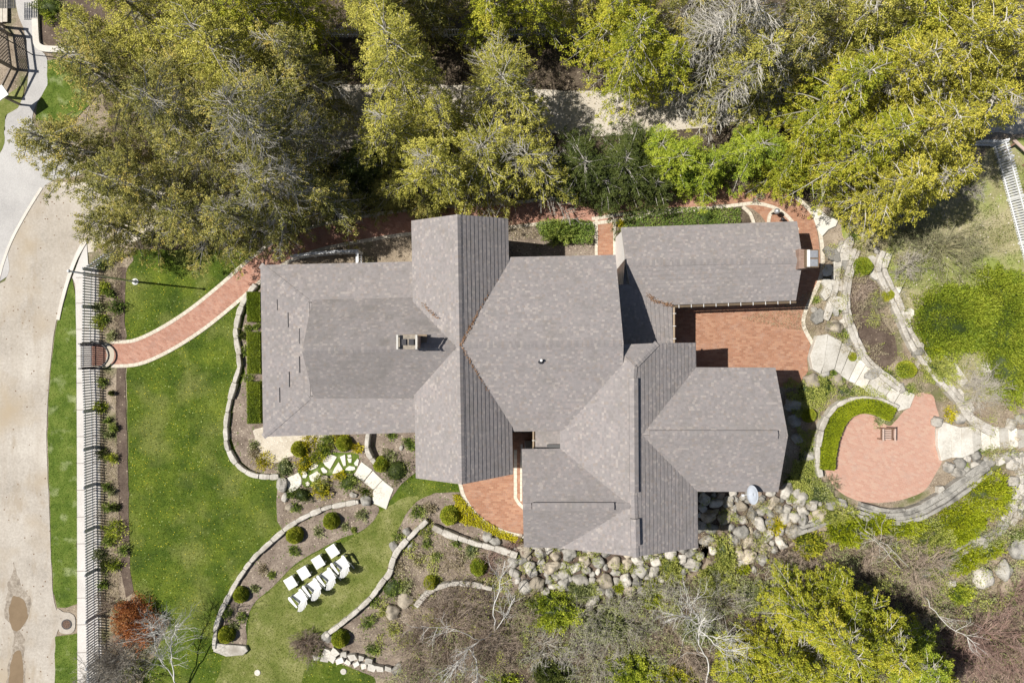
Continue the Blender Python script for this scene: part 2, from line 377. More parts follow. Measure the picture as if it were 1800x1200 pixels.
LM = {
 'olive': [(.030, .034, .008), (.080, .083, .018), (.155, .150, .036), (.26, .235, .060), (.40, .30, .075)],
 'olivegold': [(.045, .050, .008), (.120, .122, .018), (.225, .215, .036), (.340, .315, .065), (.43, .37, .08)],
 'lime': [(.040, .055, .006), (.135, .16, .012), (.25, .265, .022), (.35, .33, .032), (.43, .37, .05)],
 'gold': [(.050, .052, .008), (.165, .16, .020), (.30, .285, .035), (.42, .375, .055), (.50, .41, .07)],
 'fresh': [(.045, .078, .010), (.115, .165, .018), (.215, .265, .024), (.31, .35, .035), (.38, .40, .05)],
 'deep': [(.022, .034, .008), (.046, .062, .014), (.075, .092, .020), (.115, .13, .03)],  # dark green; on the arborvitae it puts the cedar's shade into the colour
 'box': [(.050, .085, .008), (.11, .14, .012), (.19, .20, .018), (.27, .25, .03)],
 'hedge': [(.10, .13, .008), (.19, .23, .010), (.28, .32, .014), (.36, .37, .03)],
 'yew': [(.055, .085, .010), (.11, .15, .014), (.175, .21, .02), (.23, .25, .03)],
 'juniper': [(.11, .14, .03), (.21, .24, .05), (.32, .34, .08), (.41, .41, .12)],
 'sage': [(.085, .105, .035), (.165, .19, .07), (.26, .28, .12), (.36, .37, .19)],
 'plant': [(.035, .065, .012), (.08, .125, .022), (.145, .19, .036), (.23, .26, .06)],
 'drygrass': [(.20, .16, .09), (.32, .27, .16), (.43, .37, .24), (.52, .46, .32)],
 'rust': [(.15, .08, .045), (.26, .145, .075), (.36, .20, .10)],
 'orange': [(.20, .07, .025), (.38, .13, .04), (.50, .20, .065), (.52, .27, .10)],
 'yellow': [(.20, .19, .01), (.34, .31, .012), (.46, .41, .015), (.55, .47, .03)],
 'grass': [(.028, .060, .004), (.075, .12, .007), (.14, .175, .015), (.24, .23, .05)],
}
GAIN = dict(olive=1.75, olivegold=1.9, lime=1.6, gold=1.6, fresh=1.55, deep=1.6, box=2.1, hedge=1.4, yew=1.85, juniper=1.45, sage=1.5, plant=1.8, grass=1.1, drygrass=1.15, yellow=1.3)
for k, c in LM.items(): M['L_'+k] = leaf_mat('foliage_'+k, [tuple(min(.8, x*GAIN.get(k, 1)) for x in q) for q in c], trans=.18)

# ------------------------------------------------------------------ vegetation generators (numpy)
def unit(a): return a/np.maximum(np.linalg.norm(a, axis=-1, keepdims=True), 1e-6)
def leaf_quads(c, d, l, wd, rng, up=.8):
    n = len(c); d = unit(d); u = rng.normal(0, 1, (n, 3)); u[:, 2] += up*2.2; u = unit(u)
    s = unit(np.cross(d, u)); l = l[:, None]; wd = wd[:, None]
    nb = unit(np.cross(s, d))*l*.12
    return np.stack([c, c+d*l*.5+s*wd+nb, c+d*l, c+d*l*.5-s*wd+nb], 1)
def tubes3(A, B, ra, rb):
    """tapered 3-sided sticks from A to B as quads"""
    d = unit(B-A); h = np.tile(np.array([[.0, .0, 1.]]), (len(A), 1)); h[np.abs(d[:, 2]) > .9] = (1, 0, 0)
    u = unit(np.cross(d, h)); v = np.cross(d, u); Q = []
    ring = [(math.cos(a), math.sin(a)) for a in (0.5, 2.594, 4.689)]
    ca = [A+(u*x+v*y)*ra[:, None] for x, y in ring]; cb = [B+(u*x+v*y)*rb[:, None] for x, y in ring]
    for k in range(3):
        j = (k+1) % 3; Q.append(np.stack([ca[k], ca[j], cb[j], cb[k]], 1))
    return np.concatenate(Q, 0)

def cedar(px, py, Rr, h, style, label, cat='tree', name='cedar_tree', group='trees in the wood', dens=1.0, twig=.35, twigmat='twig_pale', lean=(0, 0), leaf=1.0, seed=None, zc=.55, bare=0.0, low=.16):
    rng = np.random.default_rng(seed if seed is not None else int(px*7+py*13))
    b = P(px, py, h*zc); root = empty(name, (b.x, b.y, 0), label, cat, group)
    T = MB(); top = np.array([lean[0]*h, lean[1]*h, h])
    tp = [Vector((top[0]*s+.12*math.sin(5*s+px), top[1]*s+.12*math.cos(4*s+py), h*s)) for s in np.linspace(0, .97, 8)]
    T.tube(tp, [.17*(1-.88*s)*math.sqrt(h/8) for s in np.linspace(0, 1, 8)], 8); T.build('trunk', M['bark'], root, smooth=True)
    nb = int((14*Rr+4.2*h)*dens); A = []; B = []; ra = []; rb = []; C = []; D = []; RN = []; pA = []; pB = []; pr = []
    pz = rng.uniform(0, 6.28)
    for i in range(nb):
        t = (i+rng.uniform(0, 1))/nb; t = t**.85; z0 = h*(low+(1-low-.03)*t)
        az = i*2.39996+rng.normal(0, .3)
        lob = 1+.24*math.sin(az*2+pz)+.2*math.sin(az*3+pz*2)
        L = Rr*((1-t)**.62*.98+.13)*rng.uniform(.5, 1.22)*lob*(.72 if t < .12 else 1)
        o = np.array([lean[0]*z0, lean[1]*z0, z0]); ou = np.array([math.cos(az), math.sin(az), 0]); la = np.array([-ou[1], ou[0], 0])
        tilt = .15+.55*t; ss = np.linspace(0, 1, 6)
        curve = rng.normal(0, .12)
        pts = o+ou*L*ss[:, None]+la*(curve*L*ss**2)[:, None]+np.array([0, 0, 1])*(L*(tilt*ss-.42*ss**2))[:, None]
        isb = rng.uniform() < bare
        r0 = .02+.012*L
        A.append(pts[:-1]); B.append(pts[1:]); ra.append(r0*(1-ss[:-1]*.85)); rb.append(r0*(1-ss[1:]*.85))
        nsec = int(4+L*5.0); tn = rng.uniform(0, .12)
        for k in range(nsec):
            s = .18+.82*(k+rng.uniform(0, 1))/nsec; sd = 1 if k % 2 else -1
            q = o+ou*L*s+la*curve*L*s*s+np.array([0, 0, L*(tilt*s-.42*s*s)])
            l2 = (.16+.42*L*(1-s)+.12*rng.uniform())*rng.uniform(.7, 1.2)
            dd = ou*.75+la*sd*rng.uniform(.4, 1.0)+np.array([0, 0, rng.uniform(-.3, .25)]); dd /= np.linalg.norm(dd)
            e = q+dd*l2; rr = np.array([.008]); 
            if rng.uniform() < twig or isb:
                e2 = q+dd*l2*1.15+np.array([0, 0, .05]); pA.append([q]); pB.append([e2]); pr.append(.010+.008*rng.uniform())
            if isb:
                for _ in range(5):
                    s3 = rng.uniform(.2, 1); q3 = q+dd*l2*s3; d3 = dd+rng.normal(0, .5, 3); d3 /= np.linalg.norm(d3)
                    pA.append([q3]); pB.append([q3+d3*rng.uniform(.15, .4)]); pr.append(.009)
                continue
            nl = int((12+58*l2)*dens)
            kc = max(2, int(l2*5.5)); cf = rng.uniform(.2, 1.08, kc); pick = rng.integers(0, kc, nl); f = (cf[pick]+rng.normal(0, .035, nl))[:, None]
            C.append(q+dd*l2*f+rng.normal(0, .052, (nl, 3))); D.append(np.tile(dd, (nl, 1))+rng.normal(0, .55, (nl, 3)))
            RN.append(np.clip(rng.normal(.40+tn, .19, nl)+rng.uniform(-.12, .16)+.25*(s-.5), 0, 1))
    # limbs
    V = tubes3(np.concatenate(A), np.concatenate(B), np.concatenate(ra), np.concatenate(rb))
    if pA: V = np.concatenate([V, tubes3(np.concatenate(pA), np.concatenate(pB), np.array(pr), np.array(pr)*.5)])
    quad_mesh('branches', V, M[twigmat], root)
    if C:
        C = np.concatenate(C); D = np.concatenate(D); RN = np.concatenate(RN); n = len(C)
        V = leaf_quads(C, D, rng.uniform(.05, .105, n)*leaf, rng.uniform(.010, .021, n)*leaf, rng)
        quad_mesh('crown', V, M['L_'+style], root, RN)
    return root

def twigs_np(rng, Rr, h, nstem, levels=3, spread=1.0, rad=.022, flat=1.0, kids=(3, 5), shrink=.62, wig=.35):
    A = []; B = []; ra = []; rb = []; cur = []
    for i in range(nstem):
        az = rng.uniform(0, 6.283); el = rng.uniform(.25, 1.0)
        L = Rr*rng.uniform(.5, .72)
        d = np.array([math.cos(az)*spread, math.sin(az)*spread, el*h/Rr*flat]); d /= np.linalg.norm(d)
        cur.append((np.array([rng.normal(0, .07), rng.normal(0, .07), 0.]), d, L, rad, 0))
    while cur:
        o, d, L, r, lv = cur.pop(); p = o; n = 3; pts = [p]
        for k in range(n):
            d = d+rng.normal(0, wig/ n*1.3, 3); d /= np.linalg.norm(d)
            if p[2]+d[2]*L/n < .03: d[2] = abs(d[2])*.3
            q = p+d*L/n; A.append(p); B.append(q); ra.append(r*(1-.5*k/n)); rb.append(r*(1-.5*(k+1)/n)); p = q; pts.append(p)
        if lv < levels:
            for _ in range(rng.integers(kids[0], kids[1]+1)):
                s = rng.integers(1, n+1); nd = d+rng.normal(0, .55, 3)+np.array([0, 0, .12]); nd /= np.linalg.norm(nd)
                cur.append((pts[s], nd, L*shrink*rng.uniform(.7, 1.2), max(.0062, r*.55), lv+1))
    return np.array(A), np.array(B), np.array(ra), np.array(rb)
def bare_shrub(px, py, Rr, h, tw, label, nstem=14, levels=3, name='bare_shrub', cat='shrub', group='leafless shrubs', buds=None, budn=0, seed=None, rad=.02, kids=(3, 5), lean=(0, 0), zc=.3, flat=1.0, wig=.35, partname='branches'):
    rng = np.random.default_rng(seed if seed is not None else int(px*3+py*17)); b = P(px, py, h*zc)
    root = empty(name, (b.x, b.y, 0), label, cat, group)
    A, B, ra, rb = twigs_np(rng, Rr, h, nstem, levels, rad=rad, kids=kids, flat=flat, wig=wig)
    if lean != (0, 0):
        for X in (A, B): X[:, 0] += X[:, 2]*lean[0]; X[:, 1] += X[:, 2]*lean[1]
    quad_mesh(partname, tubes3(A, B, ra, rb), M[tw], root)
    if buds:
        k = min(len(B), budn) if budn < len(B) else len(B)
        idx = rng.integers(0, len(B), budn); f = rng.uniform(0, 1, (budn, 1)); C = A[idx]*(1-f)+B[idx]*f
        ok = C[:, 2] > h*.12; C = C[ok]; n = len(C)
        quad_mesh('leaves', leaf_quads(C, rng.normal(0, 1, (n, 3)), rng.uniform(.04, .085, n), rng.uniform(.012, .024, n), rng), M['L_'+buds], root, rng.uniform(0, 1, n))
    return root
def mound_np(rng, rx, ry, h, n, lump=.18, l=(.06, .11), wd=(.015, .028), shell=.75, up=.5, outward=1.0, seedv=0, lf=2.2):
    a = rng.uniform(0, 6.283, n); zz = rng.uniform(0.02, 1, n)**.8; rr = np.sqrt(np.maximum(0, 1-zz**2))
    d = np.stack([np.cos(a)*rr, np.sin(a)*rr, zz], 1)
    lp = np.array([1+lump*mnoise.noise(Vector((x*lf+seedv, y*lf, z*lf+seedv*2)))*2 for x, y, z in d])
    s = (shell+(1-shell)*rng.uniform(0, 1, n)**.5)*lp
    c = d*np.array([rx, ry, h])*s[:, None]; c[:, 2] = np.maximum(c[:, 2], .02)
    dr = d*outward+rng.normal(0, .6, (n, 3)); dr[:, 2] += up
    V = leaf_quads(c, dr, rng.uniform(*l, n), rng.uniform(*wd, n), rng, up=.3)
    rn = np.clip(rng.normal(.45, .2, n)+(lp-1)*1.2+.1*zz, 0, 1); return V, rn
def core_mesh(rx, ry, h, k=.82, nseg=12):
    mb = MB(); mb.lathe([(rx*k*math.sin(t), max(.005, h*k*math.cos(t))) for t in np.linspace(math.pi/2, .05, 6)], n=nseg); return mb
def mound(px, py, rx, h, style, label, ry=None, n=None, rot=0, name='shrub', cat='shrub', group='leafy shrubs', core=True, parts=None, **kw):
    ry = ry or rx; rng = np.random.default_rng(int(px*5+py*11)); b = P(px, py, h*.5)
    root = empty(name, (b.x, b.y, 0), label, cat, group, rz=rot)
    n = n or int(900*rx*ry*3.2+200)
    V, rn = mound_np(rng, rx, ry, h, n, seedv=px*.1, **kw); quad_mesh('foliage', V, M['L_'+style], root, rn)
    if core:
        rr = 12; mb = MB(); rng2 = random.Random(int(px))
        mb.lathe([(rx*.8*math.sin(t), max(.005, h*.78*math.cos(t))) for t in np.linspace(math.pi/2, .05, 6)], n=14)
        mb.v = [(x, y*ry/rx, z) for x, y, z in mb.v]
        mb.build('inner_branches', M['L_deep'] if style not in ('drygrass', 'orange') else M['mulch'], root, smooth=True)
    return root

ORD = ['first', 'second', 'third', 'fourth', 'fifth', 'sixth', 'seventh', 'eighth', 'ninth', 'tenth', 'eleventh', 'twelfth', 'thirteenth', 'fourteenth', 'fifteenth', 'sixteenth', 'seventeenth', 'eighteenth', 'nineteenth', 'twentieth']
exec_order = []
def WB(mb, name, mat, root, **kw):
    """build a mesh given in world metres as a child of root"""
    l = root.location; mb.v = [(a-l.x, b-l.y, c-l.z) for a, b, c in mb.v]
    return mb.build(name, mat, root, **kw)

# ================================================================== GROUND
g = MB(); nx = 60
for j in range(nx+1):
    for i in range(nx+1): g.v.append((-90+180*i/nx, -90+180*j/nx, 0))
for j in range(nx):
    for i in range(nx): k = j*(nx+1)+i; g.f.append([k, k+1, k+nx+2, k+nx+1]); g.mi.append(0); g.uv.append([(0, 0)]*4)
tag(g.build('ground', M['litter']), kind='structure')
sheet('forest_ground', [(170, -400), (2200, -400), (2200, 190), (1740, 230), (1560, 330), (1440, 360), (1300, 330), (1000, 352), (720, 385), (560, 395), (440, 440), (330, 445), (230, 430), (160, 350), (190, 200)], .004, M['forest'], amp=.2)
sheet('meadow', [(1480, 395), (1560, 400), (1640, 350), (1700, 330), (1745, 260), (1900, 235), (2200, 300), (2200, 660), (1800, 700), (1690, 700), (1640, 650), (1600, 600), (1560, 520), (1500, 440)], .006, M['meadow'], amp=.15)
# road, lane, driveway
sheet('driveway', [(60, 330), (160, 320), (260, 290), (330, 250), (450, 190), (600, 150), (800, 150), (1000, 160), (1200, 160), (1400, 160), (1800, 180), (2300, 190), (2300, 235), (1800, 235), (1400, 215), (1230, 225), (1060, 240), (900, 230), (700, 240), (560, 280), (420, 340), (300, 400), (180, 440), (80, 440)], .010, M['drive'], amp=.06)
sheet('road', [(85, 322), (200, 350), (230, 420), (152, 424), (140, 450), (124, 485), (110, 535), (97, 575), (90, 630), (85, 690), (82, 760), (85, 850), (89, 950), (93, 1040), (99, 1070), (104, 1100), (98, 1130), (97, 1250), (96, 1500), (-200, 1500), (-200, 500), (-5, 500), (10, 450), (35, 395), (60, 350)], .016, M['road'], amp=.02)
sheet('gravel_lane', [(22, -60), (62, -60), (64, 60), (70, 85), (84, 105), (84, 150), (66, 180), (58, 215), (85, 240), (150, 300), (92, 318), (66, 345), (40, 390), (15, 440), (-2, 495), (-200, 520), (-200, 235), (-10, 235), (8, 215), (20, 190), (42, 170), (50, 130), (45, 60), (30, 20)], .022, M['asphalt'], sm=True, amp=.04)
sheet('curb_ground', [(-80, 180), (0, 175), (40, 150), (36, 185), (12, 205), (8, 225), (0, 270), (-80, 300)], .026, M['lawn_dry'], amp=.08)
tag(band_mesh([(74, 330), (48, 372), (22, 420), (6, 462), (-4, 500)], .13, .04, .03).build('curb', M['curb']), kind='structure')
tag(band_mesh([(152, 424), (136, 452), (122, 488), (110, 530), (103, 562)], .16, .07, .05).build('curb', M['curb']), kind='structure')
tag(band_mesh([(152, 432), (139, 458), (127, 492)], .12, .045, .02, -.22).build('curb', M['concrete']), kind='structure')
mb = band_mesh([(64, -20), (66, 60), (72, 84), (100, 89), (142, 89)], .3, .16, .12)
tag(mb.build('curb', M['curb']), kind='structure')
# puddles and damp patches on the road
damp = mottled('damp_road', (.12, .095, .07), (.23, .19, .145), (.40, .35, .29), scale=3.0, fine=8, rough=.5, bs=.1)
wet = mottled('puddle_water', (.20, .145, .09), (.24, .175, .11), scale=1, fine=3, rough=.06, bs=.02)
sheet('damp_patch', [(24, 985), (27, 1005), (36, 1018), (42, 1030), (53, 1045), (54, 1062), (48, 1090), (41, 1100), (38, 1112), (44, 1120), (42, 1150), (44, 1230), (14, 1230), (18, 1160), (24, 1120), (14, 1092), (10, 1070), (12, 1040), (18, 1018), (22, 1000)], .019, damp, amp=.16, seed=3)
sheet('puddle', [(24, 1046), (36, 1050), (47, 1070), (48, 1090), (36, 1106), (24, 1106), (16, 1085), (18, 1062)], .021, wet, amp=.10, seed=2)
sheet('puddle', [(27, 1143), (38, 1150), (40, 1230), (18, 1230), (20, 1170)], .021, wet, amp=.10, seed=5)
# sidewalk
sheet('sidewalk', [(153, 426), (156, 470), (174, 470), (176, 640), (178, 1000), (180, 1300), (137, 1300), (136, 800), (135, 600), (133, 500), (128, 488), (140, 455)], .034, M['concrete'], sm=False)
for i, y in enumerate([488, 533, 579, 626, 673, 720, 767, 814, 861, 908, 955, 1003, 1050, 1097, 1146]):
    a, b = P(134, y), P(176, y-1); mb = MB(); mb.beam((a.x, a.y, .0345), (b.x, b.y, .0345), .022, .004)
    tag(mb.build('sidewalk_joint', M['mulch_dark']), kind='structure')
# lawns
lawn_main = [(222, 470), (240, 440), (330, 440), (440, 438), (470, 440), (480, 455), (470, 520), (500, 700), (620, 780), (735, 760), (812, 835), (812, 866), (765, 868), (735, 880), (712, 905), (697, 935), (690, 970), (692, 1000), (660, 1045), (630, 1075), (585, 1112), (548, 1135), (540, 1152), (600, 1165), (650, 1177), (665, 1260), (640, 1500), (200, 1500), (190, 1230), (215, 1150), (262, 1090), (248, 1058), (232, 1030), (228, 960), (226, 800), (222, 640), (220, 560)]
_, LAWN = sheet('lawn', lawn_main, .012, M['lawn'], amp=.05)
_, LAWN2 = sheet('lawn', [(440, 1075), (470, 1040), (510, 1000), (560, 967), (620, 945), (660, 905), (700, 880), (735, 872), (712, 905), (697, 935), (690, 970), (692, 1000), (660, 1045), (630, 1075), (585, 1112), (548, 1135), (520, 1230), (480, 1260), (380, 1230), (400, 1150), (432, 1130)], .016, M['lawn_dry'], amp=.12)
_, VERGE = sheet('grass_verge', [(127, 489), (133, 520), (135, 600), (136, 800), (137, 1060), (118, 1066), (101, 1066), (94, 1040), (90, 950), (87, 850), (84, 760), (86, 690), (92, 625), (99, 575), (112, 535)], .026, M['verge'], sm=False, amp=.04)
_, VERGE2 = sheet('grass_verge', [(97, 1118), (118, 1114), (137, 1112), (138, 1500), (98, 1500)], .026, M['verge'], sm=False, amp=.05)
_, VERGE3 = sheet('grass_verge', [(84, 105), (150, 104), (160, 180), (130, 215), (62, 212), (66, 182), (84, 150)], .026, M['verge'], sm=False, amp=.07)
sheet('planting_bed', [(72, -50), (72, 70), (84, 80), (190, 82), (230, -60)], .010, M['mulch_dark'], sm=False, amp=.04)
# beds
sheet('planting_bed', [(166, 440), (215, 440), (235, 455), (222, 482), (219, 560), (222, 598), (190, 606), (163, 606)], .020, M['litter'], amp=.04)
sheet('planting_bed', [(163, 644), (220, 644), (222, 720), (226, 850), (229, 1000), (236, 1040), (262, 1075), (300, 1090), (250, 1200), (200, 1400), (163, 1400)], .020, M['litter'], sm=False, amp=.05)
sheet('bed_border', [(206, 470), (222, 470), (219, 560), (222, 598), (206, 602), (200, 540)], .023, M['mulch_dark'], sm=False, amp=.03)
sheet('bed_border', [(206, 646), (220, 646), (222, 720), (226, 850), (229, 1000), (236, 1040), (222, 1050), (212, 1000), (208, 850), (204, 720)], .023, M['mulch_dark'], sm=False, amp=.03)
sheet('planting_bed', [(462, 498), (436, 540), (424, 580), (424, 620), (432, 655), (412, 700), (405, 765), (420, 808), (446, 828), (490, 834), (488, 850), (486, 880), (488, 915), (500, 935), (512, 935), (560, 905), (600, 889), (640, 882), (680, 886), (706, 850), (735, 826), (800, 780), (800, 700), (480, 700), (480, 500)], .024, M['mulch'], sm=False, amp=.03)
sheet('gravel_patch', [(452, 800), (448, 770), (458, 750), (600, 740), (572, 770), (552, 782), (515, 800), (490, 812), (466, 812)], .030, M['gravel'], amp=.08)
sheet('planting_bed', [(380, 1130), (388, 1085), (404, 1048), (434, 1003), (474, 960), (518, 922), (560, 900), (600, 888), (634, 882), (665, 890), (658, 912), (632, 934), (600, 945), (560, 966), (520, 990), (480, 1030), (447, 1060), (433, 1095), (434, 1125), (425, 1140)], .027, M['mulch'], amp=.02)
sheet('planting_bed', [(735, 880), (765, 866), (815, 864), (850, 905), (920, 935), (920, 1000), (900, 1060), (820, 1080), (740, 1200), (660, 1190), (600, 1165), (545, 1145), (590, 1112), (632, 1076), (662, 1045), (694, 1000), (692, 970), (698, 935), (712, 905)], .024, M['mulch'], sm=False, amp=.03)
sheet('planting_bed', [(1493, 498), (1520, 490), (1545, 505), (1548, 555), (1570, 590), (1578, 622), (1566, 640), (1545, 648), (1520, 615), (1504, 580), (1496, 550)], .014, M['mulch_dark'], amp=.06)
sheet('planting_bed', [(893, 395), (1050, 385), (1050, 470), (893, 470)], .016, M['mulch'], sm=False)
sheet('planting_bed', [(1095, 400), (1095, 375), (1150, 362), (1300, 362), (1322, 372), (1330, 395), (1330, 410), (1095, 412)], .016, M['forest'], sm=False)
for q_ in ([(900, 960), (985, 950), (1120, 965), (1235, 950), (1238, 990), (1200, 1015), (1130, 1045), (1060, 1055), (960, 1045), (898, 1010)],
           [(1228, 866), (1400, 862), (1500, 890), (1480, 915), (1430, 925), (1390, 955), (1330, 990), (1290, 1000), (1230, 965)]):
    sheet('boulder_bank_shade', q_, .010, M['mulch_dark'], amp=.1)  # dark sheet standing in for contact shade between the boulders
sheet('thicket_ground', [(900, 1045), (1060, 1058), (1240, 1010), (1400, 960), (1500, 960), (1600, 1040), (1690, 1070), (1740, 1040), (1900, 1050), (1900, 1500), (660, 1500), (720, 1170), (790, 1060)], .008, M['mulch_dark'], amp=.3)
# brick paving
BR = [(196, 622), (240, 619), (290, 597), (345, 562), (400, 518), (455, 470), (500, 440), (560, 418), (640, 402), (720, 390), (820, 382), (900, 378), (960, 372), (1040, 372), (1150, 355), (1250, 345)]
tag(band_mesh(BR, 1.0, .040, .03).build('brick_path', M['brick_path']), kind='structure')
for k, sgn in enumerate((1, -1)):
    q = band_mesh(BR, .17, .048, .04, sgn*.585); tag(q.build('path_edging', M['edging']), kind='structure')
BRE = [(1235, 340), (1290, 336), (1340, 342), (1385, 362), (1415, 395), (1428, 440), (1427, 490), (1410, 540), (1404, 575)]
sheet('brick_path', [(1200, 362), (1205, 335), (1290, 326), (1345, 326), (1395, 346), (1425, 378), (1438, 420), (1440, 480), (1425, 520), (1414, 545), (1410, 575), (1425, 602), (1300, 560), (1350, 420), (1310, 362)], .036, M['brick_s'], amp=.0)
tag(band_mesh([(1395, 344), (1428, 376), (1443, 420), (1444, 478), (1428, 520), (1416, 545), (1412, 572), (1428, 604)], .19, .046, .03).build('path_edging', M['edging']), kind='structure')
tag(band_mesh([(1040, 385), (1150, 370), (1250, 366), (1300, 360), (1330, 358), (1362, 366), (1385, 382), (1402, 405)], .17, .047, .03).build('path_edging', M['edging']), kind='structure')
tag(band_mesh([(1305, 364), (1318, 376), (1324, 392), (1324, 402)], .17, .050, .03).build('path_edging', M['edging']), kind='structure')
tag(band_mesh([(1362, 368), (1352, 380), (1350, 402)], .17, .050, .03).build('path_edging', M['edging']), kind='structure')
sheet('brick_landing', [(1050, 370), (1078, 370), (1078, 480), (1050, 480)], .038, M['brick_s'], sm=False)
for xx in (1048, 1080): tag(band_mesh([(xx, 385), (xx, 480)], .14, .049, .03).build('path_edging', M['edging']), kind='structure')
sheet('brick_terrace', [(1130, 470), (1330, 500), (1420, 520), (1412, 545), (1409, 578), (1424, 606), (1418, 630), (1420, 652), (1400, 680), (1130, 680)], .038, M['brick_s'], sm=False)
sheet('brick_patio', [(800, 760), (812, 854), (818, 872), (833, 896), (858, 917), (888, 931), (930, 941), (960, 941), (960, 760)], .040, M['brick_s'], sm=False)
tag(band_mesh([(807, 840), (811, 858), (817, 875), (832, 898), (857, 920), (887, 934), (930, 944)], .18, .050, .03).build('patio_edging', M['edging']), kind='structure')
tag(band_mesh([(906, 790), (906, 860), (907, 876), (918, 890), (930, 900)], .16, .052, .03).build('patio_edging', M['edging']), kind='structure')
tag(band_mesh([(917, 780), (916, 830), (916, 880)], .10, .052, .03).build('patio_edging', M['edging']), kind='structure')
sheet('gate_landing', [(163, 604), (190, 602), (200, 612), (202, 622), (200, 634), (190, 645), (163, 645)], .044, M['edging'], sm=False)
sheet('gate_landing', [(160, 606), (184, 605), (189, 624), (184, 643), (160, 643)], .049, M['brick_path'], sm=False)
sheet('brick_patio', [(1449, 822), (1452, 798), (1460, 770), (1480, 742), (1505, 728), (1535, 730), (1560, 748), (1574, 738), (1588, 722), (1600, 714), (1605, 696), (1618, 690), (1638, 694), (1644, 712), (1650, 735), (1643, 755), (1645, 790), (1656, 806), (1642, 835), (1625, 860), (1600, 873), (1560, 882), (1520, 882), (1485, 870), (1462, 850)], .040, M['brick_se'], amp=.015)

# grass blades (nobody could count them)
def grass(name, polys, dens, lo, hi, zb, sub=None):
    rng = np.random.default_rng(5); C = []
    for poly in polys:
        a = np.array(poly)[:, :2]; x0, y0 = a.min(0); x1, y1 = a.max(0); y0 = max(y0, -18); x0 = max(x0, -26)
        n = int((x1-x0)*(y1-y0)*dens); q = rng.uniform((x0, y0), (x1, y1), (n, 2)); ok = np.zeros(n, bool); j = len(a)-1
        for i in range(len(a)):
            xi, yi = a[i]; xj, yj = a[j]
            if yi != yj: ok ^= ((yi > q[:, 1]) != (yj > q[:, 1])) & (q[:, 0] < (xj-xi)*(q[:, 1]-yi)/(yj-yi)+xi)
            j = i
        C.append(q[ok])
    C = np.concatenate(C); n = len(C)
    for bx in BEDS:
        a = np.array([tuple(P(*p)[:2]) for p in bx]); ok = np.zeros(len(C), bool); j = len(a)-1
        for i in range(len(a)):
            xi, yi = a[i]; xj, yj = a[j]
            if yi != yj: ok ^= ((yi > C[:, 1]) != (yj > C[:, 1])) & (C[:, 0] < (xj-xi)*(C[:, 1]-yi)/(yj-yi)+xi)
            j = i
        C = C[~ok]
    n = len(C); c3 = np.column_stack([C, np.full(n, zb)])
    d = rng.normal(0, 1, (n, 3)); d[:, 2] = np.abs(d[:, 2])+.35
    V = leaf_quads(c3, d, rng.uniform(lo, hi, n), rng.uniform(.006, .012, n), rng, up=.2)
    tag(quad_mesh(name, V, M['L_grass'], None, np.clip(rng.normal(.42, .2, n), 0, 1)), kind='stuff', label='short mown grass blades on the lawns and verge', cat='grass')
BEDS = [[(462, 495), (436, 537), (418, 580), (418, 620), (428, 655), (406, 700), (400, 765), (416, 810), (446, 835), (490, 840), (484, 880), (486, 915), (498, 938), (512, 938), (560, 907), (600, 890), (640, 884), (692, 890), (708, 850), (735, 826), (735, 700), (480, 500)],
        [(376, 1130), (384, 1085), (400, 1048), (430, 1003), (470, 960), (514, 922), (560, 898), (634, 880), (665, 890), (658, 912), (632, 934), (600, 945), (560, 966), (520, 990), (480, 1030), (447, 1060), (433, 1095), (434, 1125), (425, 1140)],
        [(190, 645), (240, 640), (295, 614), (352, 578), (405, 535), (460, 488), (520, 450), (490, 425), (440, 462), (390, 502), (338, 546), (288, 580), (240, 601), (190, 602)]]
grass('grass_blades', [LAWN, VERGE, VERGE2, VERGE3], 420, .03, .07, .012)

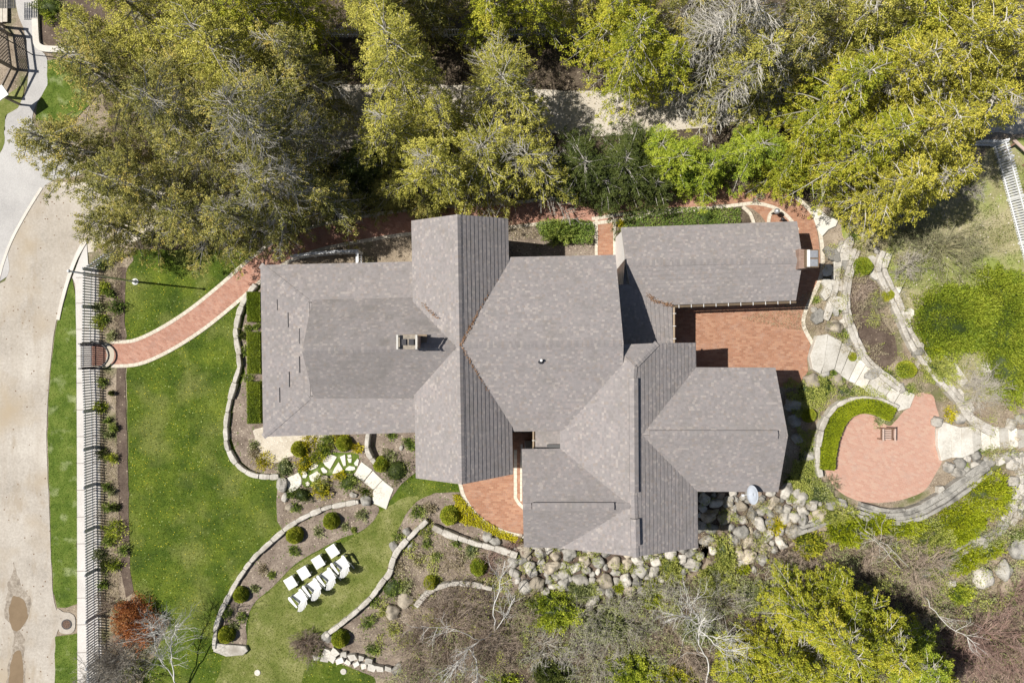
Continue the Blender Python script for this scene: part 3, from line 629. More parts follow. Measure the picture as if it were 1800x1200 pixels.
# ================================================================== HOUSE
house = empty('house', P(860, 620), 'large rambling house with grey shingle hip and gable roofs in the middle of the garden', 'house')
def roof(name, faces, th=.16, label=None, mat='shingle'):
    """faces: lists of world points, CCW from above. Shingle courses are real overlapping steps."""
    mb = MB(); TH = .017
    for f in faces:
        f = [Vector(p) for p in f]
        n = Vector((0, 0, 0))
        for i in range(len(f)): n += (f[i]-f[0]).cross(f[(i+1) % len(f)]-f[0])
        n.normalize()
        if n.z < 0: f = f[::-1]; n = -n
        u = Vector((0, 0, 1)).cross(n).normalized(); v = n.cross(u)
        o = Vector((0, 0, 0)); vs = [p.dot(v) for p in f]; v0, v1 = min(vs), max(vs)
        k = math.floor(v0/COURSE)
        while k*COURSE < v1:
            a, b = k*COURSE, (k+1)*COURSE; poly = f
            for lim, keep in ((a, 1), (b, -1)):
                out = []
                for i in range(len(poly)):
                    p, q = poly[i], poly[(i+1) % len(poly)]; dp, dq = (p.dot(v)-lim)*keep, (q.dot(v)-lim)*keep
                    if dp >= -1e-9: out.append(p)
                    if (dp > 1e-9 and dq < -1e-9) or (dp < -1e-9 and dq > 1e-9): out.append(p.lerp(q, dp/(dp-dq)))
                poly = out
                if len(poly) < 3: break
            if len(poly) >= 3:
                lift = [p+n*(TH*(b-p.dot(v))/COURSE) for p in poly]
                mb.add(lift, [tuple(range(len(lift)))], [[(p.dot(u)+37, p.dot(v)+.0005) for p in poly]])
                # butt face
                lo = sorted([i for i in range(len(poly)) if abs(poly[i].dot(v)-a) < 1e-5], key=lambda i: poly[i].dot(u))
                if len(lo) >= 2:
                    p, q = poly[lo[0]], poly[lo[-1]]; P1, Q1 = lift[lo[0]], lift[lo[-1]]
                    mb.add([p, q, Q1, P1], [(0, 1, 2, 3)], [[(p.dot(u)+37, a+.01), (q.dot(u)+37, a+.01), (q.dot(u)+37, a+.02), (p.dot(u)+37, a+.02)]])
            k += 1
    o = WB(mb, name, M[mat], house)
    if label: o['label'] = label
    # fascia and soffit
    fb = MB(); edges = {}
    key = lambda p: (round(p[0], 3), round(p[1], 3), round(p[2], 3))
    for f in faces:
        for i in range(len(f)):
            a, b = f[i], f[(i+1) % len(f)]; kk = frozenset((key(a), key(b)))
            edges.setdefault(kk, []).append((a, b))
        fb.add([(p[0], p[1], p[2]-th) for p in f][::-1], [tuple(range(len(f)))])
    for kk, e in edges.items():
        if len(e) == 1:
            a, b = e[0]; fb.add([a, b, (b[0], b[1], b[2]-th), (a[0], a[1], a[2]-th)], [(3, 2, 1, 0)])
    WB(fb, 'fascia', M['fascia'], house)
    return o
def Q(px, py, z): return P(px, py, z)
EC, RC = 4.0, 5.7
# cross gable (north-south)
bNW, bNE, bSE, bSW = Q(723, 388, 4.1), Q(893, 384, 4.1), Q(902, 833, 4.1), Q(731, 840, 4.1)
bN, bS = Q(804, 377, 5.72), Q(812, 851, 5.72)
roof('roof', [[bNW, bSW, bS, bN], [bN, bS, bSE, bNE]], label='north to south gable roof with a bright and a dark slope')
# west wing upper gable
aW = Q(531, 617, 5.62); aE = Q(807, 610, 5.62)
roof('roof', [[Q(549, 527, 3.97), Q(770, 522, 3.97), aE, aW][::-1], [aW, aE, Q(780, 700, 3.97), Q(551, 700, 3.97)][::-1]], label='steeper inner gable roof around the brick chimney', mat='shingle_moss_shade')
# west wing low skirt
kNW, kNE, kSE, kSW = Q(458, 466, 3.62), Q(760, 459, 3.62), Q(760, 759, 3.62), Q(463, 767, 3.62)
iNW, iNE, iSE, iSW = Q(541, 531, 3.96), Q(760, 525, 3.96), Q(760, 698, 3.96), Q(543, 697, 3.96)
gW = [Q(552, 531, 4.3), Q(553, 697, 4.3)]
roof('roof', [[kNW, iNW, iNE, kNE], [kSW, kSE, iSE, iSW], [kNW, kSW, iSW, iNW], [iNW, iSW, Q(575, 690, 3.94), Q(573, 538, 3.94)]], label='wide low skirt roof of the west wing')
# central roof
J = Q(810, 606, RC)
roof('roof', [[J, Q(889, 452, EC), Q(1082, 448, EC), Q(1096, 603, RC)], [J, Q(1096, 603, RC), Q(1094, 757, EC), Q(896, 758, EC)]], label='broad central gable roof with a small vent pipe')
# south-east block
dRN, dRS = Q(1116, 643, 5.55), Q(1118, 978, 5.55)
dNE, dSE = Q(1223, 602, 3.95), Q(1227, 962, 3.95)
dCE, dCW = Q(1155, 603, 4.97), Q(1079, 606, 5.14)
dWN, dWS = Q(985, 700, 3.95), Q(985, 963, 3.95)
roof('roof', [[dRN, dRS, dSE, dNE, dCE], [dRN, dCE, dCW], [dRN, dCW, dWN, dWS, dRS]], label='tall gable roof with a clipped north hip and a dark east slope')
# east wing
eW, eE = Q(1116, 764, 5.38), Q(1385, 765, 5.38)
roof('roof', [[eW, eE, Q(1363, 646, 3.95), Q(1150, 645, 3.95)], [eW, Q(1150, 863, 3.95), Q(1368, 864, 3.95), eE]], label='east wing gable roof behind the garden patio')
# south-west wing
fW, fE = Q(919, 890, 5.45), Q(1116, 889, 5.45)
roof('roof', [[fW, fE, Q(1080, 787, 3.95), Q(917, 789, 3.95)], [fW, Q(921, 961, 3.95), Q(1090, 966, 3.95), fE]], label='south gable roof above the boulder bank')
# garage
gNW, gNE, gSE, gSW = Q(1092, 400, 2.4), Q(1401, 389, 2.4), Q(1399, 528, 2.4), Q(1182, 536, 2.4)
gRE, gRW = Q(1411, 458, 3.1), Q(1100, 462, 3.1)
roof('roof', [[gRW, gRE, gNE, gNW], [gRW, Q(1110, 520, 2.62), gSW, gSE, gRE]], th=.12, label='low garage roof beside the brick terrace')
roof('roof', [[Q(1060, 500, 3.10), Q(1060, 640, 3.10), Q(1183, 640, 2.38), Q(1182, 536, 2.38), Q(1128, 500, 2.62)]], th=.12, label='small lean-to roof between garage and central roof')
roof('roof', [[Q(941, 735, 3.0), Q(941, 800, 3.0), Q(1000, 800, 3.35), Q(1000, 735, 3.35)]], th=.12, label='small porch roof in the recess')

# walls
walls = MB()
def gable_walls(e1, e2, e3, e4, r1, r2, ins=.3, down=.2, base=0.0):
    """e1-e4 eave corners around, r1 ridge end between e4/e1 side..., inset body below a gable roof"""
    c = (e1+e2+e3+e4)/4
    ux = (r2-r1).normalized(); ux.z = 0; ux.normalize(); uy = Vector((-ux.y, ux.x, 0))
    def ip(p, zz): 
        d = p-c; a = d.dot(ux); b = d.dot(uy)
        a -= math.copysign(min(ins, abs(a)), a); b -= math.copysign(min(ins, abs(b)), b) if abs(b) > .5 else 0
        q = c+ux*a+uy*b; return (q.x, q.y, zz)
    ze = e1.z-down+ins*(r1.z-e1.z)/max(.5, abs((e1-c).dot(uy)))*.9; zr = r1.z-down-.03
    E = [e1, e2, e3, e4]
    top = [ip(p, ze) for p in E]; bot = [(a, b, base) for a, b, _ in top]
    R1, R2 = ip(r1, zr), ip(r2, zr)
    b0 = bot+top+[R1, R2]   # e1,e2 = along one eave (r1 side to r2 side); e3,e4 other eave back
    walls.add(b0, [(0, 1, 5, 4), (2, 3, 7, 6), (1, 2, 6, 9, 5), (3, 0, 4, 8, 7), (4, 5, 9, 8), (6, 7, 8, 9), (3, 2, 1, 0)])
gable_walls(bNW, bSW, bSE, bNE, bN, bS)
gable_walls(Q(549, 534, 3.97), Q(740, 530, 3.97), Q(740, 692, 3.97), Q(551, 692, 3.97), aW, Q(740, 612, 5.62), ins=.12, down=.3)
gable_walls(Q(870, 452, EC), Q(1082, 448, EC), Q(1094, 757, EC), Q(870, 758, EC), Q(870, 606, RC), Q(1096, 603, RC))
gable_walls(Q(1223, 602, 3.95), Q(1227, 962, 3.95), Q(985, 963, 3.95), Q(985, 602, 3.95), Q(1113, 603, 4.9), Q(1118, 978, 5.5))
gable_walls(Q(1150, 645, 3.95), Q(1363, 646, 3.95), Q(1368, 864, 3.95), Q(1150, 863, 3.95), eW, eE)
gable_walls(Q(917, 789, 3.95), Q(1080, 787, 3.95), Q(1090, 966, 3.95), Q(921, 961, 3.95), fW, fE, ins=.2)
WB(walls, 'walls', M['siding'], house)
wb = MB(); a, b = Q(458, 466, 3.5), Q(728, 767, 3.5)
wb.box(((a.x+b.x)/2+.1, (a.y+b.y)/2, 1.68), (b.x-a.x-.9, a.y-b.y-.9, 3.36)); WB(wb, 'skirt_wall', M['siding'], house)
wb = MB(); x0 = 5.02; pg = [(x0, P(0, 400, 2.4).y-.12), (12.55, P(0, 389, 2.4).y-.3), (12.55, P(0, 528, 2.4).y+.3), (x0, P(0, 528, 2.4).y+.3)]
wb.prism(pg[::-1], 0, 2.28)
yr = P(0, 460, 3.1).y
for xx, sgn in ((x0, -1), (12.55, 1)):
    q = [(xx, pg[0][1], 2.27), (xx, yr, 2.97), (xx, pg[2][1], 2.27)]; wb.add(q if sgn > 0 else q[::-1], [(0, 1, 2)])
WB(wb, 'garage_wall', M['white'], house)
wb = MB(); a, b = P(1060, 520, 0), P(1183, 620, 0); wb.box((P(1110, 0, 2.4).x, P(0, 570, 2.3).y, 1.1), (3.4, 2.6, 2.2)); WB(wb, 'garage_wall', M['siding'], house)

# windows and doors on the walls
def window(x, y, z, wd, ht, ang, door=False):
    """ang: outward direction in degrees"""
    m = Matrix.Rotation(R_(ang-90), 3, 'Z'); o = Vector((x, y, z)); out = m @ Vector((0, 1, 0)); s = m @ Vector((1, 0, 0))
    fr = MB()
    for sx in (-1, 1): fr.box(o+s*sx*(wd/2)+out*.03, (.08, .07, ht+.08), rz=R_(ang-90))
    for sz in (-1, 1): fr.box(o+Vector((0, 0, sz*ht/2))+out*.032, (wd-.08, .072, .08), rz=R_(ang-90))
    fr.box(o+out*.025, (.04, .05, ht-.08), rz=R_(ang-90))
    f = WB(fr, 'door' if door else 'window', M['white'], house)
    pn = MB(); pn.box(o+out*.012, (wd-.07, .02, ht-.07), rz=R_(ang-90)); l = house.location
    pn.v = [(a-l.x, b-l.y, c-l.z) for a, b, c in pn.v]; pn.build('pane', M['glass'], f)
ysk = Q(0, 763, 3.5).y
for xx in (-10.2, -8.6, -6.6): window(xx, ysk+.335, 1.7, 1.1, 1.3, 270)
for yy in (2.3, .3, -1.8): window(Q(460, 0, 3.5).x+.435, yy, 1.7, 1.2, 1.4, 180)
for xx in (.6, 2.0): window(xx, Q(0, 450, EC).y-.3, 2.2, 1.0, 1.3, 90)
for yy in (-2.4, -5.0): window(Q(1366, 0, 3.95).x-.3+.0, yy, 2.1, 1.2, 1.5, 0)
for yy in (1.0,): window(12.55, yy+2.2, 1.4, .9, .9, 0)
for xx in (3.2, 6.2): window(xx, Q(0, 962, 3.95).y+.3, 2.0, 1.2, 1.5, 270)
window(-3.2, Q(0, 840, 4.1).y+.3, 2.0, 1.0, 1.3, 270); window(-1.0, Q(0, 840, 4.1).y+.3, 1.1, .95, 2.1, 270, True)
for xx in (8.2, 10.2): window(xx, Q(0, 528, 2.4).y+.3, 1.1, 1.0, 1.7, 270)
# ridge vents
def ridge_vent(a, b, wd, r=None):
    mb = MB(); a = Vector(a); b = Vector(b); d = (b-a).normalized(); s = Vector((-d.y, d.x, 0)); k = .42
    sec = [(-wd/2, -k*wd/2), (-wd/2, -k*wd/2+.13), (0, .14), (wd/2, -k*wd/2+.13), (wd/2, -k*wd/2)]
    vs = [p+s*x+Vector((0, 0, z)) for p in (a, b) for x, z in sec]; L = (b-a).length
    u = lambda x, y: (x*1.0+11, y)
    mb.add(vs, [(5, 0, 1, 6), (6, 1, 2, 7), (7, 2, 3, 8), (8, 3, 4, 9), (4, 3, 2, 1, 0), (5, 6, 7, 8, 9)],
           [[(0, L), (0, 0), (.01, 0), (.01, L)], [(0.03, L), (.03, 0), (.16, 0), (.16, L)], [(.18, L), (.18, 0), (.33, 0), (.33, L)], [(.35, L), (.35, 0), (.36, 0), (.36, L)], [(0, 0)]*5, [(0, 0)]*5])
    WB(mb, 'ridge_vent', M['shingle'], house)
ridge_vent(Q(1113.5, 664, 5.58), Q(1114.5, 865, 5.58), .36); ridge_vent(Q(1116, 911, 5.58), Q(1117, 958, 5.58), .36)
ridge_vent(Q(1142, 763.5, 5.42), Q(1366, 763.5, 5.42), .34); ridge_vent(Q(936, 889.5, 5.48), Q(1079, 889.5, 5.48), .32)
# ridge caps: overlapping cap shingles along plain ridges and hips
def ridge_cap(a, b, name='ridge_cap', wd=.26, k=.4):
    mb = MB(); a = Vector(a); b = Vector(b); L = (b-a).length; d = (b-a).normalized(); s = Vector((-d.y, d.x, 0)).normalized(); n = int(L/.15)
    for i in range(n):
        p = a+d*(i*.15); q = a+d*(i*.15+.2); zo, z1 = .034, .018
        vs = [p+s*(-wd/2)+Vector((0, 0, zo-k*wd/2)), p+Vector((0, 0, zo)), p+s*wd/2+Vector((0, 0, zo-k*wd/2)),
              q+s*(-wd/2)+Vector((0, 0, z1-k*wd/2)), q+Vector((0, 0, z1)), q+s*wd/2+Vector((0, 0, z1-k*wd/2))]
        uu = [(i*.37+.05, .02), (i*.37+.1, .02), (i*.37+.14, .02), (i*.37+.05, .18), (i*.37+.1, .18), (i*.37+.14, .18)]
        mb.add(vs, [(0, 3, 4, 1), (1, 4, 5, 2)], [[uu[0], uu[3], uu[4], uu[1]], [uu[1], uu[4], uu[5], uu[2]]])
        lo = [v-Vector((0, 0, .014)) for v in vs[:3]]; mb.add(vs[:3]+lo, [(0, 1, 4, 3), (1, 2, 5, 4)])
    WB(mb, name, M['shingle'], house)
ridge_cap(bN, bS, k=.75); ridge_cap(aW, aE, k=.75); ridge_cap(J, Q(1095, 603, RC)); ridge_cap(gRW, gRE, k=.3)
ridge_cap(Q(1115, 644, 5.56), Q(1113.5, 664, 5.56)); ridge_cap(Q(1114.5, 865, 5.56), Q(1116, 911, 5.56)); ridge_cap(Q(1117, 958, 5.56), dRS)
ridge_cap(Q(1366, 764, 5.39), eE); ridge_cap(Q(1079, 889.5, 5.46), Q(1112, 889, 5.46)); ridge_cap(fW, Q(936, 889.5, 5.46))
ridge_cap(dCE, dRN, k=.2); ridge_cap(kNW, iNW, k=.15); ridge_cap(kSW, iSW, k=.15)
# slot vents on the west face
for (x, y0, y1) in ((487, 526, 545), (506, 549, 575), (526, 577, 604), (526, 626, 655), (508, 653, 680), (491, 681, 707)):
    x1 = x; mb = MB(); z = 3.62+.34*(x-458)/85+.03
    a, b = Q(x, y0, z), Q(x+.5, y1, z); mb.beam(a, b, .02, .03); WB(mb, 'slot_vent', M['dark'], house)
# main chimney
ch = MB(); cx = Q(717, 600, 6.6).x; cy = Q(717, 601, 6.6).y
ch.box((cx, cy, 5.75), (.72, .5, 1.7)); c_ = WB(ch, 'chimney', M['chimney_brick'], house)
def sub(mb, name, mat, par):
    l = house.location; mb.v = [(a-l.x, b-l.y, c-l.z) for a, b, c in mb.v]; return mb.build(name, mat, par)
m_ = MB(); m_.box((cx, cy, 6.63), (.80, .56, .08)); sub(m_, 'crown_slab', M['stone_brown'], c_)
for dx in (-.15, .15): m_ = MB(); m_.box((cx+dx, cy, 6.70), (.2, .24, .09)); sub(m_, 'flue', M['dark'], c_)
for dx in (-.37, .37): m_ = MB(); m_.box((cx+dx, cy, 6.86), (.07, .56, .09)); m_.box((cx+dx, cy-.22, 6.74), (.05, .05, .16)); m_.box((cx+dx, cy+.22, 6.74), (.05, .05, .16)); sub(m_, 'cap_rail', M['fascia'], c_)
fl = MB(); fl.box((cx+.1, cy, 5.42), (1.0, .62, .1)); sub(fl, 'flashing', M['gutter'], c_)
# garage chimney
ch = MB(); cx, cy = 13.02, (P(0, 437, 3.6).y+P(0, 470, 3.6).y)/2
ch.prism([(12.62, cy-.44), (13.32, cy-.36), (13.32, cy+.36), (12.62, cy+.44)], 0, 3.3); c_ = WB(ch, 'chimney', M['chimney_brick'], house)
m_ = MB(); m_.box((cx+.12, cy, 3.38), (.58, .78, .16)); sub(m_, 'crown_slab', M['gutter'], c_)
m_ = MB()
for sy in (-1, 1): m_.box((cx+.12, cy+sy*.19, 3.475), (.46, .31, .03))
sub(m_, 'flue', M['steel'], c_)
m_ = MB(); m_.box((cx-.06, cy, 3.50), (.12, .74, .04)); sub(m_, 'cap_rail', M['white'], c_)
# gutters
def gutter(pts, brk):
    mb = MB(); mb.tube(pts, .055, 8); WB(mb, 'gutter', M['gutter'], house)
    a, b = Vector(pts[0]), Vector(pts[-1])
    for i in range(brk):
        p = a.lerp(b, (i+.5)/brk); mb = MB(); d = (b-a).normalized(); s = Vector((-d.y, d.x, 0)); mb.beam(p-s*.07+Vector((0, 0, .06)), p+s*.07+Vector((0, 0, .06)), .025, .02)
        WB(mb, 'gutter_bracket', M['white'], house)
gutter([Q(1182, 539, 2.32), Q(1399, 531, 2.32)], 10); gutter([Q(1185, 540, 2.32), Q(1185, 606, 2.32)], 3)
gutter([Q(938, 757, 2.98), Q(938, 790, 2.98)], 1)
# small fittings
m_ = MB(); p = Q(951, 633, 5.45); m_.lathe([(.045, -.2), (.045, .14), (.055, .14), (.055, .17)], p, 10); WB(m_, 'vent_pipe', M['white'], house)
m_ = MB(); p = Q(951, 633, 5.36); m_.lathe([(.16, -.02), (.16, .02), (.06, .06)], p, 10); WB(m_, 'vent_flashing', M['dark'], house)
m_ = MB(); p0 = Q(962, 784, 3.3); p1 = Q(986, 784, 3.5); m_.beam(p0, p1, .16, .12); WB(m_, 'porch_vent', M['black'], house)
for a, b in (((913, 470), (925, 464)),): pass
# fallen leaves in the valleys
def leaves_line(pts, wd, n, name='leaf_litter'):
    rng = np.random.default_rng(3); pts = [np.array(p) for p in pts]; C = []
    for _ in range(n):
        k = rng.integers(0, len(pts)-1); C.append(pts[k]+(pts[k+1]-pts[k])*rng.uniform()+np.append(rng.normal(0, wd, 2), .06+abs(rng.normal(0, .015))))
    C = np.array(C); V = leaf_quads(C, rng.normal(0, 1, (len(C), 3))*[1, 1, .2], rng.uniform(.03, .08, len(C)), rng.uniform(.012, .025, len(C)), rng, up=3)
    o = quad_mesh(name, V, M['L_rust'], None, rng.uniform(0, 1, len(C)))
    tag(o, None, None, None, 'stuff'); return o
o = leaves_line([J, Q(889, 452, EC)], .035, 420); tag(o, 'brown fallen leaves caught along the roof valleys', 'leaf litter')
for args in (([J, Q(896, 758, EC)], .02, 160), ([Q(770, 560, 5.2), Q(740, 532, 4.4)], .03, 60), ([Q(1128, 500, 2.63), Q(1150, 530, 2.52), Q(1183, 537, 2.42)], .05, 200)):
    o = leaves_line(*args); tag(o, 'brown fallen leaves caught along the roof valleys', 'leaf litter')
# ================================================================== STONE WORK
def stone_wall(line, wd, ht, label, mat='wallstone', sl=(.42, .85), seed=1, rows=1, name='stone_wall', group='dry stone garden walls'):
    q, _, _ = band(line, wd); r = random.Random(seed); mb = MB(); L = [0]
    for i in range(1, len(q)): L.append(L[-1]+(q[i]-q[i-1]).length)
    def at(s):
        s = max(0, min(L[-1]-1e-4, s)); i = max(j for j in range(len(L)-1) if L[j] <= s)
        p = q[i].lerp(q[i+1], (s-L[i])/max(1e-6, L[i+1]-L[i])); d = (q[i+1]-q[i]).normalized(); return p, Vector((-d.y, d.x))
    for row in range(rows):
        off0 = (row-(rows-1)/2)*wd/rows; w_ = wd/rows; s = 0
        while s < L[-1]-.1:
            l = r.uniform(*sl); e = min(L[-1], s+l); top = ht*(1-.25*row/max(1, rows)) + r.uniform(-.035, .035); n = 4
            ws = w_*r.uniform(.82, 1.16); off0 += r.uniform(-.03, .03)*(1 if abs(off0-(row-(rows-1)/2)*wd/rows) < .04 else -1); vs = []
            g_ = .007
            for k in range(n):
                p, nn = at(s+g_+(e-s-2*g_)*k/(n-1)); ji = lambda a: r.uniform(-a, a)
                edge = .02 if k in (0, n-1) else 0
                for sd, z in ((-1, 0), (-1, top-.03), (-.82, top), (.82, top), (1, top-.03), (1, 0)):
                    pp = p+nn*(off0+sd*(ws/2-edge)+(ji(.012) if z else 0)); vs.append((pp.x, pp.y, (z-edge*.6+ji(.008)) if z else -.02))
            fs = [(k*6+c, (k+1)*6+c, (k+1)*6+c+1, k*6+c+1) for k in range(n-1) for c in range(5)] + [tuple(range(5, -1, -1)), tuple(range((n-1)*6, n*6))]
            mb.add(vs, fs); s = e
    a = q[0]; root_o = mb.build(name, M[mat], smooth=False)
    bw = root_o.modifiers.new('bevel', 'BEVEL'); bw.width = .012; bw.segments = 1; bw.limit_method = 'ANGLE'
    return tag(root_o, label, 'wall', group)
stone_wall([(452, 501), (437, 522), (425, 548), (419, 578), (421, 600), (425, 622), (427, 645), (421, 665), (412, 695), (404, 730), (402, 765), (409, 793), (424, 816), (445, 829), (468, 834), (492, 833)], .25, .24, 'low pale stone wall curving around the bed beside the clipped hedges')
stone_wall([(379, 1136), (381, 1110), (387, 1085), (400, 1053), (421, 1015), (450, 978), (485, 945), (518, 920), (555, 901), (590, 889), (632, 881)], .24, .24, 'long thin pale stone wall arching between the lawn and the crescent bed', seed=2)
stone_wall([(752, 912), (735, 928), (715, 950), (700, 968), (693, 985), (688, 1003), (675, 1020), (655, 1048), (625, 1075), (600, 1095), (575, 1113)], .26, .34, 'pale stone wall along the right edge of the lawn with the white chairs', seed=3)
stone_wall([(762, 922), (785, 934), (815, 945), (845, 955), (880, 965), (908, 974)], .30, .38, 'grey stone wall in the bed below the round topped patio', seed=4)
stone_wall([(733, 1062), (752, 1041), (778, 1028), (808, 1023), (838, 1026), (868, 1034)], .26, .34, 'short curved stone wall above the brown thicket', seed=5)
stone_wall([(651, 757), (648, 780), (652, 797), (664, 812)], .22, .42, 'short stone wall coming out from under the west wing roof', seed=6)
stone_wall([(1437, 836), (1431, 800), (1434, 765), (1446, 733), (1468, 708), (1500, 698), (1535, 700), (1572, 714)], .26, .40, 'smooth grey curved wall behind the bright clipped hedge', seed=7, sl=(.6, .9))
stone_wall([(1480, 425), (1470, 455), (1463, 500), (1456, 535), (1446, 562)], .42, .22, 'weathered wide stone wall next to the garage path', seed=8, rows=2, sl=(.5, 1.3))
stone_wall([(1503, 440), (1492, 470), (1484, 510), (1486, 550), (1499, 595), (1518, 632), (1545, 657), (1578, 682)], .44, .30, 'wide stone wall on the left side of the dark mulch bed', seed=9, rows=2, sl=(.5, 1.3))
stone_wall([(1553, 445), (1544, 475), (1560, 512), (1580, 558), (1600, 602), (1625, 640), (1652, 668), (1680, 702), (1702, 735), (1742, 757)], .55, .34, 'wide stone wall on the right side of the dark mulch bed running down to the steps', seed=10, rows=2, sl=(.5, 1.3))
stone_wall([(1505, 893), (1550, 905), (1600, 900), (1645, 878), (1685, 850), (1730, 818)], .78, .42, 'broad stacked grey slab wall curving below the garden patio', mat='rock_grey', seed=11, rows=4, sl=(.8, 1.9))
stone_wall([(1605, 1008), (1650, 990), (1695, 962), (1745, 938), (1765, 912)], .46, .28, 'grey slab wall between the two yellow green thickets', mat='rock_grey', seed=12, rows=3, sl=(.4, .9))
stone_wall([(1385, 935), (1420, 925), (1458, 908), (1492, 902)], .42, .3, 'flat grey slab ledge at the right end of the boulder bank', mat='rock_grey', seed=14, rows=2, sl=(.8, 1.2))
stone_wall([(1795, 800), (1798, 850), (1780, 880), (1762, 915)], .85, .3, 'broken pale stone wall at the right edge of the garden', seed=15, rows=3, sl=(.3, .6))

def slab(name, pts, z0, z1, mat, label, cat, group, amp=.015):
    q = [tuple(P(a, b)[:2]) for a, b in pts]; q = rough(q, amp, .18, seed=pts[0][0]*.01)
    n = len(q); c = Vector((sum(a for a, b in q)/n, sum(b for a, b in q)/n)); mb = MB()
    A_ = sum(q[i][0]*q[(i+1) % n][1]-q[(i+1) % n][0]*q[i][1] for i in range(n))
    if A_ < 0: q = q[::-1]
    ins = [tuple(c+(Vector(p)-c)*.95) for p in q]
    vs = [(a, b, z0) for a, b in q]+[(a, b, z1-.02) for a, b in q]+[(a, b, z1) for a, b in ins]
    fs = [(i, (i+1) % n, n+(i+1) % n, n+i) for i in range(n)]+[(n+i, n+(i+1) % n, 2*n+(i+1) % n, 2*n+i) for i in range(n)]+[tuple(range(2*n, 3*n))]
    vs = [(a-c.x, b-c.y, z) for a, b, z in vs]
    mb.add(vs, fs); o = mb.build(name, mat); o.location = (c.x, c.y, 0); return tag(o, label, cat, group)
st1 = [[(1431, 590), (1450, 587), (1443, 640), (1437, 656), (1424, 648), (1419, 625)], [(1451, 588), (1475, 600), (1462, 648), (1440, 656)],
       [(1476, 603), (1492, 611), (1473, 657), (1463, 649)], [(1493, 613), (1506, 627), (1487, 668), (1474, 659)], [(1507, 630), (1519, 639), (1499, 673), (1488, 669)],
       [(1520, 640), (1535, 650), (1517, 683), (1500, 675)], [(1536, 651), (1550, 663), (1532, 697), (1518, 686)], [(1551, 665), (1566, 677), (1547, 706), (1533, 698)],
       [(1567, 678), (1584, 683), (1568, 711), (1549, 707)], [(1585, 684), (1607, 693), (1598, 716), (1578, 722), (1569, 713)]]
for i, q in enumerate(st1):
    slab('stone_step', q, 0, .34-.028*i, M['slab'], f'{ORD[i]} pale slab of the curved steps counted down from the brick terrace', 'step', 'curved stone steps from terrace to garden patio')
st2 = [[(1644, 753), (1654, 741), (1665, 744), (1668, 802), (1650, 808), (1643, 780)], [(1666, 745), (1684, 750), (1686, 803), (1669, 803)], [(1685, 750), (1702, 749), (1707, 795), (1687, 803)]]
for i in range(7):
    x = 1703+i*16.5; st2.append([(x, 748+i*1.2), (x+15.5, 747+i*1.2), (x+18, 786-i*.6), (x+3.5, 794-i*1.2)])
for i, q in enumerate(st2):
    slab('stone_step', q, 0, .26-.018*i, M['slab'], f'{ORD[i]} pale slab of the straight steps counted outward from the garden patio', 'step', 'straight stone steps leaving the garden patio')
Zc = lambda L: [(480+x/6.923, 740+y/6.923) for x, y in L]
flags = [([(150, 700), (310, 620), (350, 690), (350, 770), (240, 870), (210, 870)], 'large white flagstone nearest the lawn at the start of the stepping path'),
 ([(350, 600), (400, 600), (425, 650), (405, 690), (365, 685)], 'small round flagstone right beside the first large flagstone'),
 ([(430, 580), (500, 510), (555, 530), (540, 560), (470, 592)], 'narrow slanting flagstone at the upper edge of the stepping path'),
 ([(445, 660), (540, 600), (580, 640), (570, 680), (490, 740), (455, 710)], 'five sided flagstone just above the yellow green heather mound'),
 ([(580, 570), (615, 555), (665, 600), (660, 625), (610, 632)], 'small flagstone in the middle of the stepping path'),
 ([(600, 480), (640, 420), (720, 400), (780, 430), (700, 585), (640, 540)], 'large pointed flagstone in the middle of the stepping path'),
 ([(750, 570), (800, 490), (855, 580), (850, 600), (740, 640), (725, 630)], 'triangular flagstone above the golden shrub by the stepping path'),
 ([(815, 430), (880, 400), (890, 540), (860, 545)], 'tall wedge flagstone beside the large pointed one'),
 ([(905, 450), (960, 450), (955, 500), (925, 505)], 'small square flagstone near the top of the stepping path'),
 ([(890, 570), (930, 540), (1000, 550), (1005, 580), (960, 600), (880, 595)], 'rounded flagstone at the foot of the broad white slabs'),
 ([(985, 510), (1030, 450), (1050, 470), (1035, 540), (1005, 540)], 'thin leaf shaped flagstone touching the broad white slabs'),
 ([(905, 410), (950, 400), (960, 430), (920, 445)], 'smallest greyish flagstone under the dome bush'),
 ([(985, 650), (1080, 490), (1215, 590), (1105, 730)], 'uppermost of the three broad white slabs'),
 ([(1108, 738), (1222, 598), (1336, 712), (1222, 832)], 'middle one of the three broad white slabs'),
 ([(1226, 840), (1342, 714), (1470, 820), (1400, 1010), (1380, 1070), (1212, 990)], 'lowest and largest of the three broad white slabs, meeting the lawn'),
 ([(400, 745), (430, 730), (455, 755), (440, 785), (410, 780)], 'tiny flagstone below the five sided one')]
for q, lb in flags: slab('flagstone', Zc(q), .02, .075, M['flag'], lb, 'flagstone', 'white flagstones of the stepping path')
sheet('moss_joints', Zc([(300, 600), (420, 520), (560, 500), (620, 400), (800, 380), (980, 390), (1050, 440), (1000, 620), (850, 640), (700, 660), (560, 760), (400, 800), (330, 700)]), .032, M['verge'], amp=.05)
for x, y, lb in ((453, 1181, 'left one of two pale round stepping discs in the lawn'), (604, 1179, 'right one of two pale round stepping discs in the lawn')):
    mb = MB(); p = P(x, y); mb.lathe([(.14, .0), (.15, .04), (.13, .055)], (0, 0, 0), 12); o = mb.build('stepping_disc', M['slab']); o.location = p; tag(o, lb, 'stepping stone', 'stepping discs in the lawn')
slab('flat_rock', [(1424, 371), (1440, 368), (1452, 380), (1472, 388), (1468, 398), (1455, 404), (1444, 416), (1436, 404)], 0, .12, M['flag'], 'large flat white rock beside the curving brick path', 'rock', None)
